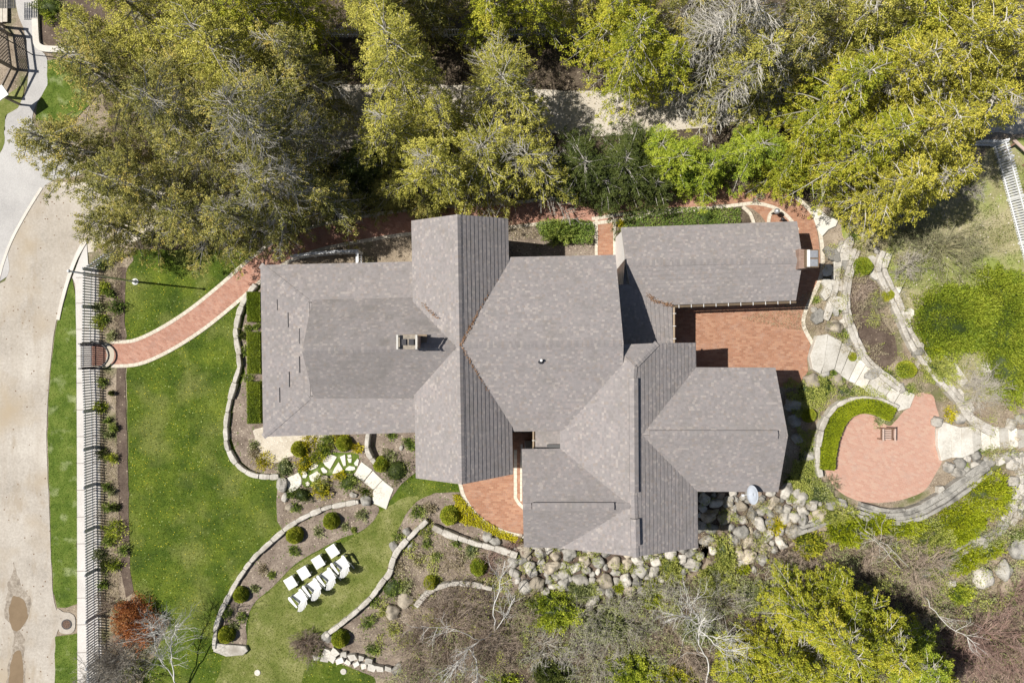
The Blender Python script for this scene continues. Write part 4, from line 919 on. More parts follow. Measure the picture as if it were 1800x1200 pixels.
slab('flat_rock', [(376, 1126), (392, 1128), (434, 1132), (438, 1140), (430, 1148), (400, 1150), (378, 1142)], 0, .2, M['wallstone'], 'flat weathered rock ending the crescent bed wall', 'rock', None)
slab('flat_rock', [(1655, 620), (1680, 640), (1700, 668), (1690, 680), (1660, 655)], 0, .1, M['slab'], 'pale flat rock leaning on the wide stone wall', 'rock', None)
slab('flat_rock', [(1725, 640), (1735, 632), (1750, 642), (1744, 656), (1726, 654)], 0, .15, M['flag'], 'white flat rock at the edge of the big yew', 'rock', None)

# boulders -------------------------------------------------------------------
def rock_mesh(seed, flat=.72, sub=3, amp=.3):
    import bmesh
    bm = bmesh.new(); bmesh.ops.create_icosphere(bm, subdivisions=sub, radius=1)
    r = random.Random(seed); cuts = []
    for _ in range(11):
        n = Vector((r.gauss(0, 1), r.gauss(0, 1), r.gauss(0, .9))).normalized(); cuts.append((n, r.uniform(.62, .88)))
    for v in bm.verts:
        p = v.co.copy()
        for n, d in cuts:
            k = p.dot(n)
            if k > d: p -= n*(k-d)*.95
        p *= 1+amp*mnoise.noise(v.co*1.3+Vector((seed, 0, 0)))+.05*mnoise.noise(v.co*4+Vector((seed, 3, 0)))
        v.co = Vector((p.x, p.y, p.z*flat))
    me = bpy.data.meshes.new('boulder'); bm.to_mesh(me); bm.free()
    me.polygons.foreach_set('use_smooth', [True]*len(me.polygons)); return me
ROCKS = {k: [rock_mesh(10*i+j) for j in range(4)] for i, k in enumerate(('pale', 'grey', 'tan', 'brown'))}
for k in ROCKS:
    for me in ROCKS[k]: me.materials.append(M['rock_'+k])
LANDM = [((925, 1000), 'at the bank\'s left end'), ((985, 990), 'left of the shaded gable foot'), ((1050, 1010), 'by the shaded gable foot'), ((1110, 1000), 'under the south gable tip'),
         ((1170, 1000), 'right of the gable tip'), ((1215, 980), 'under the dark roof corner'), ((1252, 905), 'in the black shade'), ((1290, 880), 'under the satellite dish'), ((1340, 885), 'right of the dish'),
         ((1265, 950), 'beside the feathery juniper'), ((1320, 930), 'mid bank right of juniper'), ((1350, 960), 'at the bank foot'), ((1385, 900), 'below the east wing corner'), ((1430, 905), 'at the grey ledge'), ((1475, 900), 'close to the garden patio'),
         ((1690, 815), 'below the straight steps'), ((1780, 850), 'by the broken wall')]
usedlab = {}
def boulder(px, py, r, tone=None, label=None, el=1.0, rot=None, group='boulders of the rock bank', hz=1.0, name='boulder'):
    tone = tone or rnd.choices(('pale', 'grey', 'tan', 'brown'), (5, 4, 3, .5))[0]
    o = bpy.data.objects.new(name, rnd.choice(ROCKS[tone])); link(o); p = P(px, py)
    o.location = (p.x, p.y, r*.32*hz); o.rotation_euler = (rnd.uniform(-.15, .15), rnd.uniform(-.15, .15), rot if rot is not None else rnd.uniform(0, 6.28))
    o.scale = (r*math.sqrt(el), r/math.sqrt(el), r*rnd.uniform(.85, 1.1)*hz)
    if not label:
        lm = min(LANDM, key=lambda m: (m[0][0]-px)**2+(m[0][1]-py)**2); sz = 'small' if r < .17 else 'medium' if r < .27 else 'large' if r < .38 else 'very large'
        sh = 'elongated' if el > 1.3 else 'rounded'
        label = f"{sz} {sh} {tone} boulder {lm[1]}"
    return tag(o, label, 'boulder', group)
def pack(poly, radii, tries, over=.86, avoid=[]):
    xs = [p[0] for p in poly]; ys = [p[1] for p in poly]; out = list(avoid); new = []
    for r in radii:
        for _ in range(tries):
            x, y = rnd.uniform(min(xs), max(xs)), rnd.uniform(min(ys), max(ys)); rp = r*36
            if not inside((x, y), poly): continue
            if all((x-a)**2+(y-b)**2 > ((rp+c)*over)**2 for a, b, c in out): out.append((x, y, rp)); new.append((x, y, rp)); break
    return new
R1 = [(905, 965), (930, 955), (990, 958), (1060, 962), (1120, 970), (1180, 965), (1228, 955), (1234, 985), (1200, 1012), (1130, 1040), (1060, 1048), (1035, 1058), (1000, 1035), (960, 1040), (915, 1038), (900, 1000)]
R2 = [(1230, 870), (1275, 866), (1300, 864), (1370, 864), (1400, 868), (1420, 880), (1450, 888), (1480, 882), (1498, 896), (1480, 908), (1430, 918), (1400, 930), (1380, 955), (1330, 985), (1290, 995), (1235, 960), (1228, 900)]
big = [(933, 998, .42), (945, 1024, .42), (999, 973, .40), (1028, 985, .32), (1053, 986, .34), (1079, 987, .34), (1062, 1019, .42), (1100, 1017, .34), (1106, 1038, .32), (1055, 1036, .3)]
for x, y, r in big: boulder(x, y, r, rnd.choice(('grey', 'pale', 'tan')), el=1.1)
av = [(x, y, r*36) for x, y, r in big]
r1 = pack(R1, [.36]*10+[.28]*22+[.21]*40+[.15]*40, 60, .84, av)
for x, y, r in r1: boulder(x, y, r/36*1.12, el=rnd.choice((1, 1.15, 1.5)))
r2 = pack(R2, [.36]*10+[.29]*30+[.22]*55+[.15]*50, 60, .83)
for x, y, r in r2: boulder(x, y, r/36*1.13, el=rnd.choice((1, 1.15, 1.6)))
R3 = [(1655, 812), (1700, 802), (1770, 794), (1800, 800), (1800, 812), (1745, 815), (1700, 826), (1668, 836)]
for x, y, r in pack(R3, [.28]*8+[.2]*16, 60, .85): boulder(x, y, r/36*1.15, rnd.choice(('pale', 'grey')))
for x, y, r in pack([(1765, 800), (1810, 800), (1810, 905), (1785, 905)], [.33]*6+[.22]*12, 60, .85): boulder(x, y, r/36*1.15, rnd.choice(('pale', 'grey')))
single = [(496, 852, .36, 'pale', 'whitish boulder at the lawn corner beside the first flagstone'), (502, 873, .22, 'pale', 'round pale boulder in the rockery left of the grey shrub'), (510, 890, .24, 'tan', 'pinkish boulder at the lower left of the rockery'),
  (645, 879, .32, 'grey', 'brown grey boulder at the end of the thin stone wall'), (706, 786, .14, 'pale', 'small pale stone in the bed beside the gable wall'), (572, 842, .24, 'tan', 'tan boulder behind the yellow green heather mound'), (584, 867, .16, 'brown', 'reddish round stone right of the heather mound'),
  (622, 869, .2, 'pale', 'pale stone between the shrubs above the thin wall'), (712, 1052, .42, 'tan', 'larger of two tan boulders in the bed right of the lawn wall'), (692, 1074, .40, 'tan', 'lower one of two tan boulders in the bed right of the lawn wall'),
  (693, 958, .3, 'grey', 'grey boulder on the inside bend of the lawn wall'), (716, 934, .28, 'grey', 'grey boulder at the upper bend of the lawn wall'), (722, 958, .2, 'grey', 'small grey boulder beside the lawn wall'), (858, 942, .3, 'grey', 'grey boulder in shade below the round edged patio'), (872, 950, .28, 'grey', 'grey boulder at the right end of the shaded wall'),
  (575, 1117, .34, 'grey', 'dark grey rock at the bottom end of the lawn wall'), (1400, 870, .35, 'pale', 'bright pale boulder at the corner of the east wing roof'), (1382, 857, .3, 'pale', 'pale boulder tucked against the east wing wall'),
  (1420, 800, .34, 'grey', 'shaded grey boulder beside the east wing gable'), (1395, 740, .36, 'grey', 'bluish shaded boulder at the foot of the east gable'), (1388, 712, .4, 'grey', 'large shaded boulder right of the east gable'), (1400, 770, .3, 'grey', 'shaded boulder near the round box ball'),
  (1424, 668, .42, 'tan', 'tan boulder at the foot of the curved steps'), (1448, 656, .28, 'grey', 'grey boulder touching the curved steps'), (1470, 668, .3, 'tan', 'tan stone under the curved steps'), (1430, 545, .17, 'pale', 'round white stone by the terrace corner'), (1463, 575, .45, 'tan', 'large tan boulder between terrace and stone wall'),
  (1645, 740, .32, 'pale', 'pale boulder left of the golden plant on the garden patio'), (1685, 735, .34, 'pale', 'pale boulder right of the golden plant by the straight steps'), (1583, 681, .24, 'pale', 'white boulder above the foot of the curved steps'), (1610, 620, .4, 'grey', 'bluish grey rock where the wide wall bends'),
  (1705, 838, .38, 'pale', 'pale block at the head of the slab wall'), (1680, 855, .3, 'grey', 'grey block in the slab wall'), (1788, 960, .62, 'grey', 'biggest grey rock at the right edge'), (1762, 1000, .5, 'grey', 'grey jagged rock right of the yellow thicket'), (1722, 1010, .6, 'pale', 'pale jagged rock below the slab wall'), (1765, 1030, .45, 'brown', 'brownish rock in the red thicket'),
  (1672, 1025, .24, 'pale', 'small pale rock below the slab wall'), (1715, 945, .45, 'pale', 'long pale rock on the slab wall'), (1655, 993, .4, 'grey', 'grey rock at the left end of the slab wall'), (1540, 440, .2, 'pale', 'pale rock beside the upper box ball'), (1552, 455, .22, 'grey', 'grey rock at the top of the wide wall'), (1774, 745, .32, 'pale', 'pale rock above the straight steps'), (1790, 735, .3, 'grey', 'grey rock at the end of the straight steps'), (1785, 770, .2, 'tan', 'small tan rock beside the straight steps'),
  (700, 1175, .36, 'grey', 'grey rock under the brown thicket edge'), (940, 1075, .3, 'grey', 'grey rock half hidden in the thicket'), (1325, 1000, .18, 'pale', 'pale stone below the rock bank'), (1345, 1030, .22, 'grey', 'dark stone below the rock bank')]
for x, y, r, t_, lb in single: boulder(x, y, r, t_, lb, el=rnd.choice((1, 1.2, 1.4)), group='single garden rocks')
i = 0
for x, y in [(558, 1152), (572, 1154), (586, 1152), (599, 1157), (613, 1160), (627, 1163), (641, 1166), (655, 1168), (669, 1170), (576, 1144), (591, 1143), (606, 1147), (622, 1150), (636, 1153), (650, 1158), (684, 1172)]:
    a_ = rnd.uniform(-.45, .6); k_ = rnd.uniform(.75, 1.1); q = [(x+k_*(u*math.cos(a_)-v*math.sin(a_))+rnd.uniform(-1.6, 1.6), y+k_*(u*math.sin(a_)+v*math.cos(a_))+rnd.uniform(-1.6, 1.6)) for u, v in ((-7, -5), (0, -5.5), (7, -4.5), (6.5, 5), (-6, 5.5))]
    slab('stone_block', q, 0, .22+.08*rnd.random(), M['slab'], f"{'lower' if i < 9 else 'upper'} row white stone block, {ORD[i if i < 9 else i-9]} from the left end of the row", 'stone block', 'white blocks edging the lawn below the box ball', amp=.02); i += 1

# ================================================================== FENCES
def fence(line, ht, pitch, label, mat, group='white picket fences', post_every=2.3, pw=.070, back=1, name='picket_fence'):
    pts = [P(a, b) for a, b in line]; root = empty(name, pts[0], label, 'fence', group); l = root.location
    for a, b in zip(pts[:-1], pts[1:]):
        L = (b-a).length; nb = max(1, round(L/post_every)); d = (b-a).normalized(); s = Vector((-d.y, d.x, 0))*back
        for k in range(nb):
            p0 = a+d*L*k/nb-l; p1 = a+d*L*(k+1)/nb-l
            mb = MB(); mb.box(p0+Vector((0, 0, ht/2)), (.075, .075, ht), rz=math.atan2(d.y, d.x)); mb.lathe([(.055, ht), (.055, ht+.03), (.01, ht+.06)], p0, 4); mb.build('post', mat, root)
            mb = MB()
            for z in (.22, ht-.2): mb.beam(p0+s*.03+Vector((0, 0, z)), p1+s*.03+Vector((0, 0, z)), .025, .055)
            mb.build('rails', mat, root)
            mb = MB(); n = int((p1-p0).length/pitch)
            for j in range(n):
                c = p0+(p1-p0)*((j+.5)/n); x = d*pw/2; t = s*.011; h0, h1 = .06, ht-.06
                pr = [(-1, h0), (1, h0), (1, h1), (0, ht), (-1, h1)]
                vs = [c+x*u_+Vector((0, 0, z))-t-s*.0 for u_, z in pr]+[c+x*u_+Vector((0, 0, z))+t for u_, z in pr]
                mb.add(vs, [(0, 1, 2, 3, 4), (9, 8, 7, 6, 5)]+[(q, 5+q, 5+(q+1) % 5, (q+1) % 5) for q in range(5)])
            mb.build('picket_panel', mat, root)
    return root
fence([(207, 447), (166, 475), (165, 540), (164, 604)], .92, .128, 'grey white picket fence between the sidewalk and the upper flower bed', M['fence_grey'], back=-1)
fence([(164, 645), (167, 720), (168, 850), (170, 1000), (172, 1160), (173, 1300)], .92, .128, 'long grey white picket fence between the sidewalk and the lower flower bed', M['fence_grey'], back=-1)
gt = fence([(164, 606), (164, 643)], 1.02, .10, 'wide picket gate at the end of the brick path', M['fence_grey'], group='white picket fences', name='garden_gate'); gt['category'] = 'gate'
mb = MB(); q = []
for i in range(15):
    a = math.pi*i/14; p = P(184, 624); q.append((p.x-.50+.86*math.sin(a)+.05, p.y-math.cos(a)*.66, .35))
hp = empty('black_arc', P(186, 624), 'black arc bowed round the landing inside the gate', 'hoop rail'); mb.tube(q, .045, 8); WB(mb, 'hoop', M['black'], hp, smooth=True)  # black tube bent in an arc, with a leg at each end
for yy in (604, 646):
    p = P(166, yy); mb = MB(); mb.box((p.x, p.y, .6), (.09, .06, 1.2)); mb.beam((p.x, p.y, 1.0), (p.x+.75, p.y, .35), .035, .04); WB(mb, 'leg', M['black'], hp)
fence([(1744, 257), (1752, 285), (1770, 352), (1790, 428), (1815, 520), (1850, 640)], 1.12, .125, 'bright white picket fence on the sparse meadow at the right', M['fence_white'], back=-1, pw=.085)
fence([(1742, 257), (1700, 256)], 1.05, .13, 'short return of white fence under the golden tree', M['fence_white'])
fence([(520, 66), (700, 66), (860, 66), (1040, 66), (1250, 64)], .95, .13, 'shaded picket fence running behind the tall trees', M['fence_white'])
# porch rail north of the west wing
rr_ = empty('porch_railing', P(520, 460), 'white L shaped porch railing north of the west wing', 'railing')
pts = [Q(513, 450, 1.0), Q(545, 446, 1.0), Q(590, 442, 1.0), Q(628, 441, 1.0), Q(628, 462, 1.0)]
for a, b in zip(pts[:-1], pts[1:]):
    mb = MB(); mb.beam(a, b, .13, .06); WB(mb, 'top_rail', M['fence_white'], rr_)
    mb = MB(); mb.beam(a-Vector((0, 0, .85)), b-Vector((0, 0, .85)), .05, .06); WB(mb, 'bottom_rail', M['fence_white'], rr_)
    mb = MB(); n = int((b-a).length/.13)
    for j in range(n): c = a.lerp(b, (j+.5)/n); mb.box((c.x, c.y, .55), (.035, .035, .85))
    WB(mb, 'balusters', M['fence_white'], rr_)
for p in pts: mb = MB(); mb.box((p.x, p.y, .53), (.1, .1, 1.06)); WB(mb, 'post', M['fence_white'], rr_)
# north-west wooden lattice fence and neighbour's deck
wf = empty('lattice_fence', P(20, 120), 'weathered wooden lattice fence beside the gravel lane', 'fence')
FP = [Q(4, 44, 1.5), Q(42, 62, 1.5)]
A0, A1, A2 = P(18, 62), P(26, 122), P(2, 170)
for p in (P(8, 48), A0, A1, A2): mb = MB(); mb.box((p.x, p.y, .85), (.13, .13, 1.7)); WB(mb, 'post', M['greywood'], wf)
for a, b in ((P(8, 48), A0), (A0, A1), (A1, A2)):
    mb = MB()
    for z in (.25, 1.05, 1.6): mb.beam(a+Vector((0, 0, z)), b+Vector((0, 0, z)), .06, .1)
    WB(mb, 'rails', M['greywood'], wf)
mb = MB(); L = (A1-A0).length; n = int(L/.16)
for j in range(-6, n):
    for sg in (1, -1):
        u0 = j*.16; u1 = u0+.8; za, zb = (.28, 1.03) if sg > 0 else (1.03, .28)
        c0, c1 = max(0, u0), min(L, u1)
        if c1-c0 < .1: continue
        f0, f1 = (c0-u0)/.8, (c1-u0)/.8; d = (A1-A0).normalized()
        mb.beam(A0+d*c0+Vector((0, 0, za+(zb-za)*f0)), A0+d*c1+Vector((0, 0, za+(zb-za)*f1)), .012+.004*sg, .035)
WB(mb, 'lattice', M['greywood'], wf)
dk = empty('wooden_deck', P(6, 25), 'pale plank deck corner with dark trellis in the top left corner', 'deck')
for i in range(6): mb = MB(); a, b = P(-30+i*8.5, 46-i*1), P(-30+i*8.5, -10); mb.beam(a+Vector((0, 0, .12)), b+Vector((0, 0, .12)), .215, .05); WB(mb, 'deck_board', M['deck'], dk)
mb = MB()
for i in range(9):
    a = P(-12+i*4, 10, 1.2); mb.beam((a.x, a.y, 1.0), (a.x, a.y+.8, 1.0), .03, .03); b = P(-14, -8+i*2.4, 1.2); mb.beam((b.x, b.y, 1.03), (b.x+1.0, b.y, 1.03), .03, .02)
WB(mb, 'trellis_top', M['black'], dk)
sg_ = empty('sign_board', P(2, 168), 'white tilted board on a post behind the wooden fence', 'board')
mb = MB(); p = Q(-2, 166, 1.4); mb.box(p, (.75, .55, .05), rz=R_(35)); WB(mb, 'panel', M['white'], sg_)
mb = MB(); mb.box((p.x, p.y, .68), (.09, .09, 1.36)); WB(mb, 'post', M['greywood'], sg_)
wv = empty('weather_vane', P(60, 97), 'thin black iron weather vane standing beside the gravel lane', 'weather vane')
c = Q(58, 97, 0); mb = MB(); mb.tube([c, c+Vector((0, 0, 2.6))], .025, 6); WB(mb, 'pole', M['black'], wv)
mb = MB(); t = c+Vector((0, 0, 2.5))
for a in (.3, 1.9, 3.4, 5.0): mb.tube([t, t+Vector((math.cos(a)*.5, math.sin(a)*.5, .05))], .014, 5)
mb.lathe([(.01, 0), (.06, .05), (.01, .1)], t, 8); WB(mb, 'arms', M['black'], wv)

# ================================================================== FURNITURE AND FITTINGS
def rot_build(root):
    pass
def adirondack():
    root = empty('adirondack_chair', (0, 0, 0), 'x', 'chair', 'white garden chairs on the lawn'); W = M['white']
    mb = MB()
    for i in range(6): y = .22-i*.078; z = .36-i*.022; mb.beam((-.26, y, z), (.26, y, z), .066, .022)
    mb.build('seat', W, root)
    mb = MB()
    for i in range(7):
        a = (i-3); x0 = a*.062; x1 = a*.092; top = .98-.018*a*a; y0, y1 = -.22, -.22-.36*(top-.22)/.76
        mb.beam((x0, y0, .22), (x1, y1, top), .066, .02, up=(0, 1, .4))
    mb.beam((-.26, -.31, .48), (.26, -.31, .48), .03, .06); mb.build('backrest', W, root)
    for sx in (-1, 1):
        mb = MB(); q = [(.28, .33), (.28, .22), (.29, -.1), (.30, -.34), (.37, -.34), (.41, -.05), (.435, .18), (.42, .31), (.35, .36)]
        q = [(sx*a, b) for a, b in q]; q = q if sx < 0 else q[::-1]; q = q[::-1]; mb.prism(q, .555, .58); mb.build('armrest', W, root)
        mb = MB(); mb.beam((sx*.31, .25, 0), (sx*.31, .25, .555), .03, .09, up=(0, 1, 0)); mb.build('leg', W, root)
        mb = MB(); mb.beam((sx*.29, .25, .33), (sx*.29, -.62, .02), .025, .10); mb.build('leg', W, root)
        mb = MB(); mb.beam((sx*.33, -.31, .12), (sx*.33, -.31, .555), .03, .06, up=(0, 1, 0)); mb.build('back_post', W, root)
    return root
def footrest():
    root = empty('footrest', (0, 0, 0), 'x', 'footrest', 'white footrests before the garden chairs'); W = M['white']; mb = MB()
    for i in range(6): y = .235-i*.094; mb.beam((-.25, y, .37+.02*(y)), (.25, y, .37+.02*y), .088, .022)
    mb.build('top', W, root)
    for sx in (-1, 1):
        for sy in (-1, 1): mb = MB(); mb.box((sx*.21, sy*.2, .18), (.03, .07, .36)); mb.build('leg', W, root)
    mb = MB()
    for sx in (-1, 1): mb.beam((sx*.21, -.22, .32), (sx*.21, .22, .32), .025, .07)
    mb.build('apron', W, root); return root
PL = ['leftmost', 'second from the left', 'third from the left', 'rightmost']
ca = adirondack(); fa = footrest()
cp = [(530, 1044), (554, 1025), (579, 1007), (603, 986)]; fp = [(515, 1019), (538, 1002), (563, 983), (588, 964)]
for i in range(4):
    c = ca if i == 0 else copy_tree(ca); c.location = P(*cp[i]); c.rotation_euler.z = R_(37+rnd.uniform(-2, 2)); c.scale = (.93, .93, .95); c['label'] = f'white fan backed wooden garden chair, {PL[i]} of the four on the lawn'
    f = fa if i == 0 else copy_tree(fa); f.location = P(*fp[i]); f.rotation_euler.z = R_(33+rnd.uniform(-2, 2)); f['label'] = f'square white slatted footrest, {PL[i]} of the four before the chairs'
# teak armchair
tc = empty('teak_armchair', P(1551, 761), 'weathered slatted wooden armchair alone on the pink brick garden patio', 'chair', rz=R_(180))
mb = MB()
for i in range(6): mb.beam((-.24, .24-i*.092, .43), (.24, .24-i*.092, .43), .052, .025)
mb.build('seat', M['wood_pale'], tc)
mb = MB()
for i in range(9):
    x = (i-4)*.058; top = .98-.010*(i-4)**2; mb.beam((x, -.27, .46), (x, -.37, top), .034, .02, up=(0, 1, 0))
q = [(x, -.375, .985-.010*(x/.058)**2) for x in np.linspace(-.28, .28, 9)]
for a, b in zip(q[:-1], q[1:]): mb.beam(a, b, .04, .06)
mb.beam((-.27, -.275, .48), (.27, -.275, .48), .03, .06); mb.build('backrest', M['wood'], tc)
for sx in (-1, 1):
    mb = MB(); mb.beam((sx*.31, -.33, .67), (sx*.31, .32, .66), .085, .03); mb.build('armrest', M['wood_pale'], tc)
    for y, h_ in ((.27, .65), (-.30, .68)): mb = MB(); mb.box((sx*.29, y, h_/2), (.055, .055, h_)); mb.build('leg', M['wood'], tc)
    mb = MB(); mb.beam((sx*.29, -.28, .40), (sx*.29, .26, .40), .03, .07); mb.build('side_rail', M['wood'], tc)
tc.scale = (.92, .92, .92)
# flagpole
fpole = empty('flagpole', P(238, 495), 'tall bare white flagpole standing on the upper lawn', 'flagpole')
mb = MB(); mb.tube([(0, 0, 0), (0, 0, 2.5), (0, 0, 4.95)], [.055, .045, .032], 12); mb.build('pole', M['steel'], fpole, smooth=True)
mb = MB(); mb.lathe([(.16, 0), (.16, .03), (.11, .05), (.075, .12)], n=16); mb.build('base_collar', M['white'], fpole, smooth=False)
mb = MB(); mb.lathe([(.01, 4.92), (.05, 4.95), (.075, 5.01), (.05, 5.07), (.01, 5.09)], n=12); mb.build('finial', M['white'], fpole, smooth=True)
# satellite dish
sd = empty('satellite_dish', Q(1303, 866, 3.9), 'oval pale blue satellite dish at the eave of the east wing', 'satellite dish')
mb = MB(); n = 20; ax = Matrix.Rotation(R_(-68), 3, 'Y') @ Matrix.Rotation(R_(0), 3, 'X')
prof = [(.0, .0), (.15, .012), (.29, .045), (.41, .1)]; vs = []
c0 = Vector((.42, .02, .42))
for r, z in prof:
    for k in range(n):
        a = 2*math.pi*k/n; vs.append(c0+ax @ Vector((r*.85*math.cos(a), r*1.02*math.sin(a), z)))
fs = [(i*n+k, i*n+(k+1) % n, (i+1)*n+(k+1) % n, (i+1)*n+k) for i in range(3) for k in range(n)]
mb.add(vs, fs); o = mb.build('reflector', M['dish'], sd, smooth=True); so_ = o.modifiers.new('s', 'SOLIDIFY'); so_.thickness = .018
mb = MB(); mb.tube([(.42, .02, .4), (.5, .08, .15), (.5, .16, -.12)], .025, 8); mb.build('mast', M['steel'], sd)
mb = MB(); mb.tube([c0+Vector((-.02, 0, -.2)), (-.02, -.02, .33)], .014, 6); mb.build('feed_arm', M['white'], sd)
mb = MB(); mb.box((-.05, -.02, .35), (.11, .09, .09)); mb.build('receiver', M['white'], sd)
# lamp ball on post, drain, meadow trestle
lp = empty('ball_lamp', P(1356, 376), 'grey metal ball on a short post between the white edging arcs', 'post lamp')
mb = MB(); mb.lathe([(.05, 0), (.035, .05), (.03, .55), (.06, .57)], n=10); mb.build('post', M['dark'], lp)
mb = MB(); mb.lathe([(.03, .55), (.11, .60), (.145, .70), (.11, .80), (.03, .85)], n=14); mb.build('lamp_globe', M['steel'], lp, smooth=True)
sheet('drain_apron', [(100, 1070), (112, 1074), (124, 1076), (132, 1084), (132, 1104), (124, 1112), (112, 1112), (104, 1106)], .030, M['road'], amp=.02)
dr = empty('storm_drain', P(118, 1096), 'round iron storm drain grate in the concrete apron beside the road', 'drain')
mb = MB(); n = 24
for k in range(n):
    a, b = 2*math.pi*k/n, 2*math.pi*(k+1)/n; mb.add([(.2*math.cos(a), .2*math.sin(a), .05), (.25*math.cos(a), .25*math.sin(a), .05), (.25*math.cos(b), .25*math.sin(b), .05), (.2*math.cos(b), .2*math.sin(b), .05)], [(0, 1, 2, 3)])
mb.build('rim', M['dark'], dr)
mb = MB()
for k in range(-4, 5):
    y = k*.044; hx = math.sqrt(max(0, .2**2-y*y)); mb.box((0, y, .045), (2*hx, .02, .012), rz=0)
mb.box((0, 0, .044), (.022, .4, .014)); o = mb.build('grate', M['wood'], dr); o.rotation_euler.z = R_(-30)
mb = MB(); mb.lathe([(.2, .033), (.19, .034), (.01, .034)], n=20); mb.build('pit', M['black'], dr)
tb = empty('wooden_trestle', P(1785, 268), 'brown wooden trestle bench beyond the white fence', 'bench')
mb = MB(); a, b = Q(1782, 246, .5), Q(1830, 290, .5); mb.beam(a, b, .14, .05); WB(mb, 'seat', M['wood_pale'], tb)
for f in (.1, .75):
    c = a.lerp(b, f); d = (b-a).normalized(); s = Vector((-d.y, d.x, 0)); mb = MB(); mb.beam(c+s*.3+Vector((0, 0, -.5)), c+Vector((0, 0, -.03)), .07, .07); mb.beam(c-s*.3+Vector((0, 0, -.5)), c+Vector((0, 0, -.03)), .07, .07); WB(mb, 'leg', M['wood'], tb)
for i, (x, y) in enumerate(((1370, 388), )): 
    o = empty('ball_lamp', P(x, y), 'dark ball shaped lamp against the garage eave', 'post lamp'); mb = MB(); mb.lathe([(.02, .0), (.02, .3), (.07, .35), (.1, .43), (.07, .5), (.01, .54)], n=12); mb.build('lamp_globe', M['black'], o)
# ================================================================== HEDGES, DOMES AND PLANTS
def hedge_band(line, wd, ht, label, style, n, name='hedge', group='clipped hedges'):
    q, _, _ = band(line, wd); root = empty(name, (q[len(q)//2].x, q[len(q)//2].y, 0), label, 'hedge', group); l = root.location
    rng = np.random.default_rng(int(line[0][0])); C = []; D = []
    L = [0]
    for i in range(1, len(q)): L.append(L[-1]+(q[i]-q[i-1]).length)
    for _ in range(n):
        s = rng.uniform(0, L[-1]); i = min(len(q)-2, int(np.searchsorted(L, s))-1 if s > 0 else 0); i = max(0, i)
        p = q[i].lerp(q[i+1], (s-L[i])/max(1e-6, L[i+1]-L[i])); d = (q[i+1]-q[i]).normalized(); nn = Vector((-d.y, d.x))
        if rng.uniform() < .62: o_ = rng.uniform(-.5, .5)*wd; z = ht+rng.normal(0, .015)-.05*abs(o_/wd*2)**4; dr = (rng.normal(0, .5), rng.normal(0, .5), 1)
        else: sd = rng.choice((-1, 1)); o_ = sd*wd*.5+rng.normal(0, .012); z = rng.uniform(.03, ht); dr = (nn.x*sd, nn.y*sd, rng.normal(.3, .4))
        C.append((p.x+nn.x*o_-l.x, p.y+nn.y*o_-l.y, z)); D.append(dr)
    C = np.array(C); D = np.array(D)+rng.normal(0, .35, (n, 3)); rn = np.clip(rng.normal(.5, .17, n), 0, 1)
    quad_mesh('foliage', leaf_quads(C, D, rng.uniform(.035, .06, n), rng.uniform(.011, .018, n), rng, .3), M['L_'+style], root, rn)
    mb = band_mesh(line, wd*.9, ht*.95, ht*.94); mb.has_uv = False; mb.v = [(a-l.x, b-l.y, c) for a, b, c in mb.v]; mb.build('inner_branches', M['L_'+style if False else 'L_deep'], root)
    return root
hedge_band([(1446, 822), (1449, 790), (1458, 755), (1473, 728), (1498, 713), (1532, 714), (1559, 727)], .62, .6, 'bright yellow green clipped hedge hooked round the garden patio', 'hedge', 26000)
for (y0, y1), lb in zip(((514, 566), (583, 656), (669, 742)), ('upper', 'middle', 'lower')):
    hedge_band([(452, y0), (452.5, (y0+y1)/2), (453, y1)], .56, .55, f'{lb} of three short clipped hedges against the west wing', 'hedge' if 0 else 'yew', 9000)
# clipped domes: one built, the rest copied
dome = mound(523, 790, .37, .62, 'box', 'x', n=4200, name='box_ball', cat='clipped bush', group='clipped round box bushes', l=(.035, .06), wd=(.012, .02), lump=.05, shell=.9, up=.1)
domes = [(523, 790, 1, 'round clipped bush on the pale gravel under the west wing eave'), (603, 780, 1, 'round clipped bush above the stepping path flagstones'), (668, 817, 1, 'round clipped bush beside the uppermost broad white slab'),
 (581, 917, 1.05, 'round clipped bush at the upper end of the crescent bed'), (516, 942, 1.05, 'round clipped bush second from the top of the crescent bed'), (421, 1047, 1, 'round clipped bush on the wall side low in the crescent bed'), (396, 1117, 1.05, 'round clipped bush at the lower tip of the crescent bed'),
 (597, 1124, 1.1, 'round clipped bush above the row of white stone blocks'), (790, 907, 1.2, 'round clipped bush beside the gold ground cover by the patio arc'), (757, 1026, .95, 'round clipped bush at the start of the short curved wall'), (841, 998, 1.1, 'round clipped bush above the middle of the short curved wall'),
 (1518, 468, 1.25, 'bright round clipped bush at the head of the dark mulch bed'), (1596, 650, 1.15, 'bright round clipped bush at the bottom of the dark mulch bed'), (1500, 627, .7, 'small round clipped bush between the steps and the mulch bed wall'), (1565, 519, .8, 'yellowish low round bush on the wide stone wall'),
 (1425, 730, .9, 'round clipped bush half in the shade of the east gable')]
for i, (x, y, s, lb) in enumerate(domes):
    d = dome if i == 0 else copy_tree(dome); b = P(x, y, .35); d.location = (b.x, b.y, 0); d.scale = (s, s*rnd.uniform(.95, 1.05), s*rnd.uniform(.9, 1.05)); d.rotation_euler.z = rnd.uniform(0, 6); d['label'] = lb

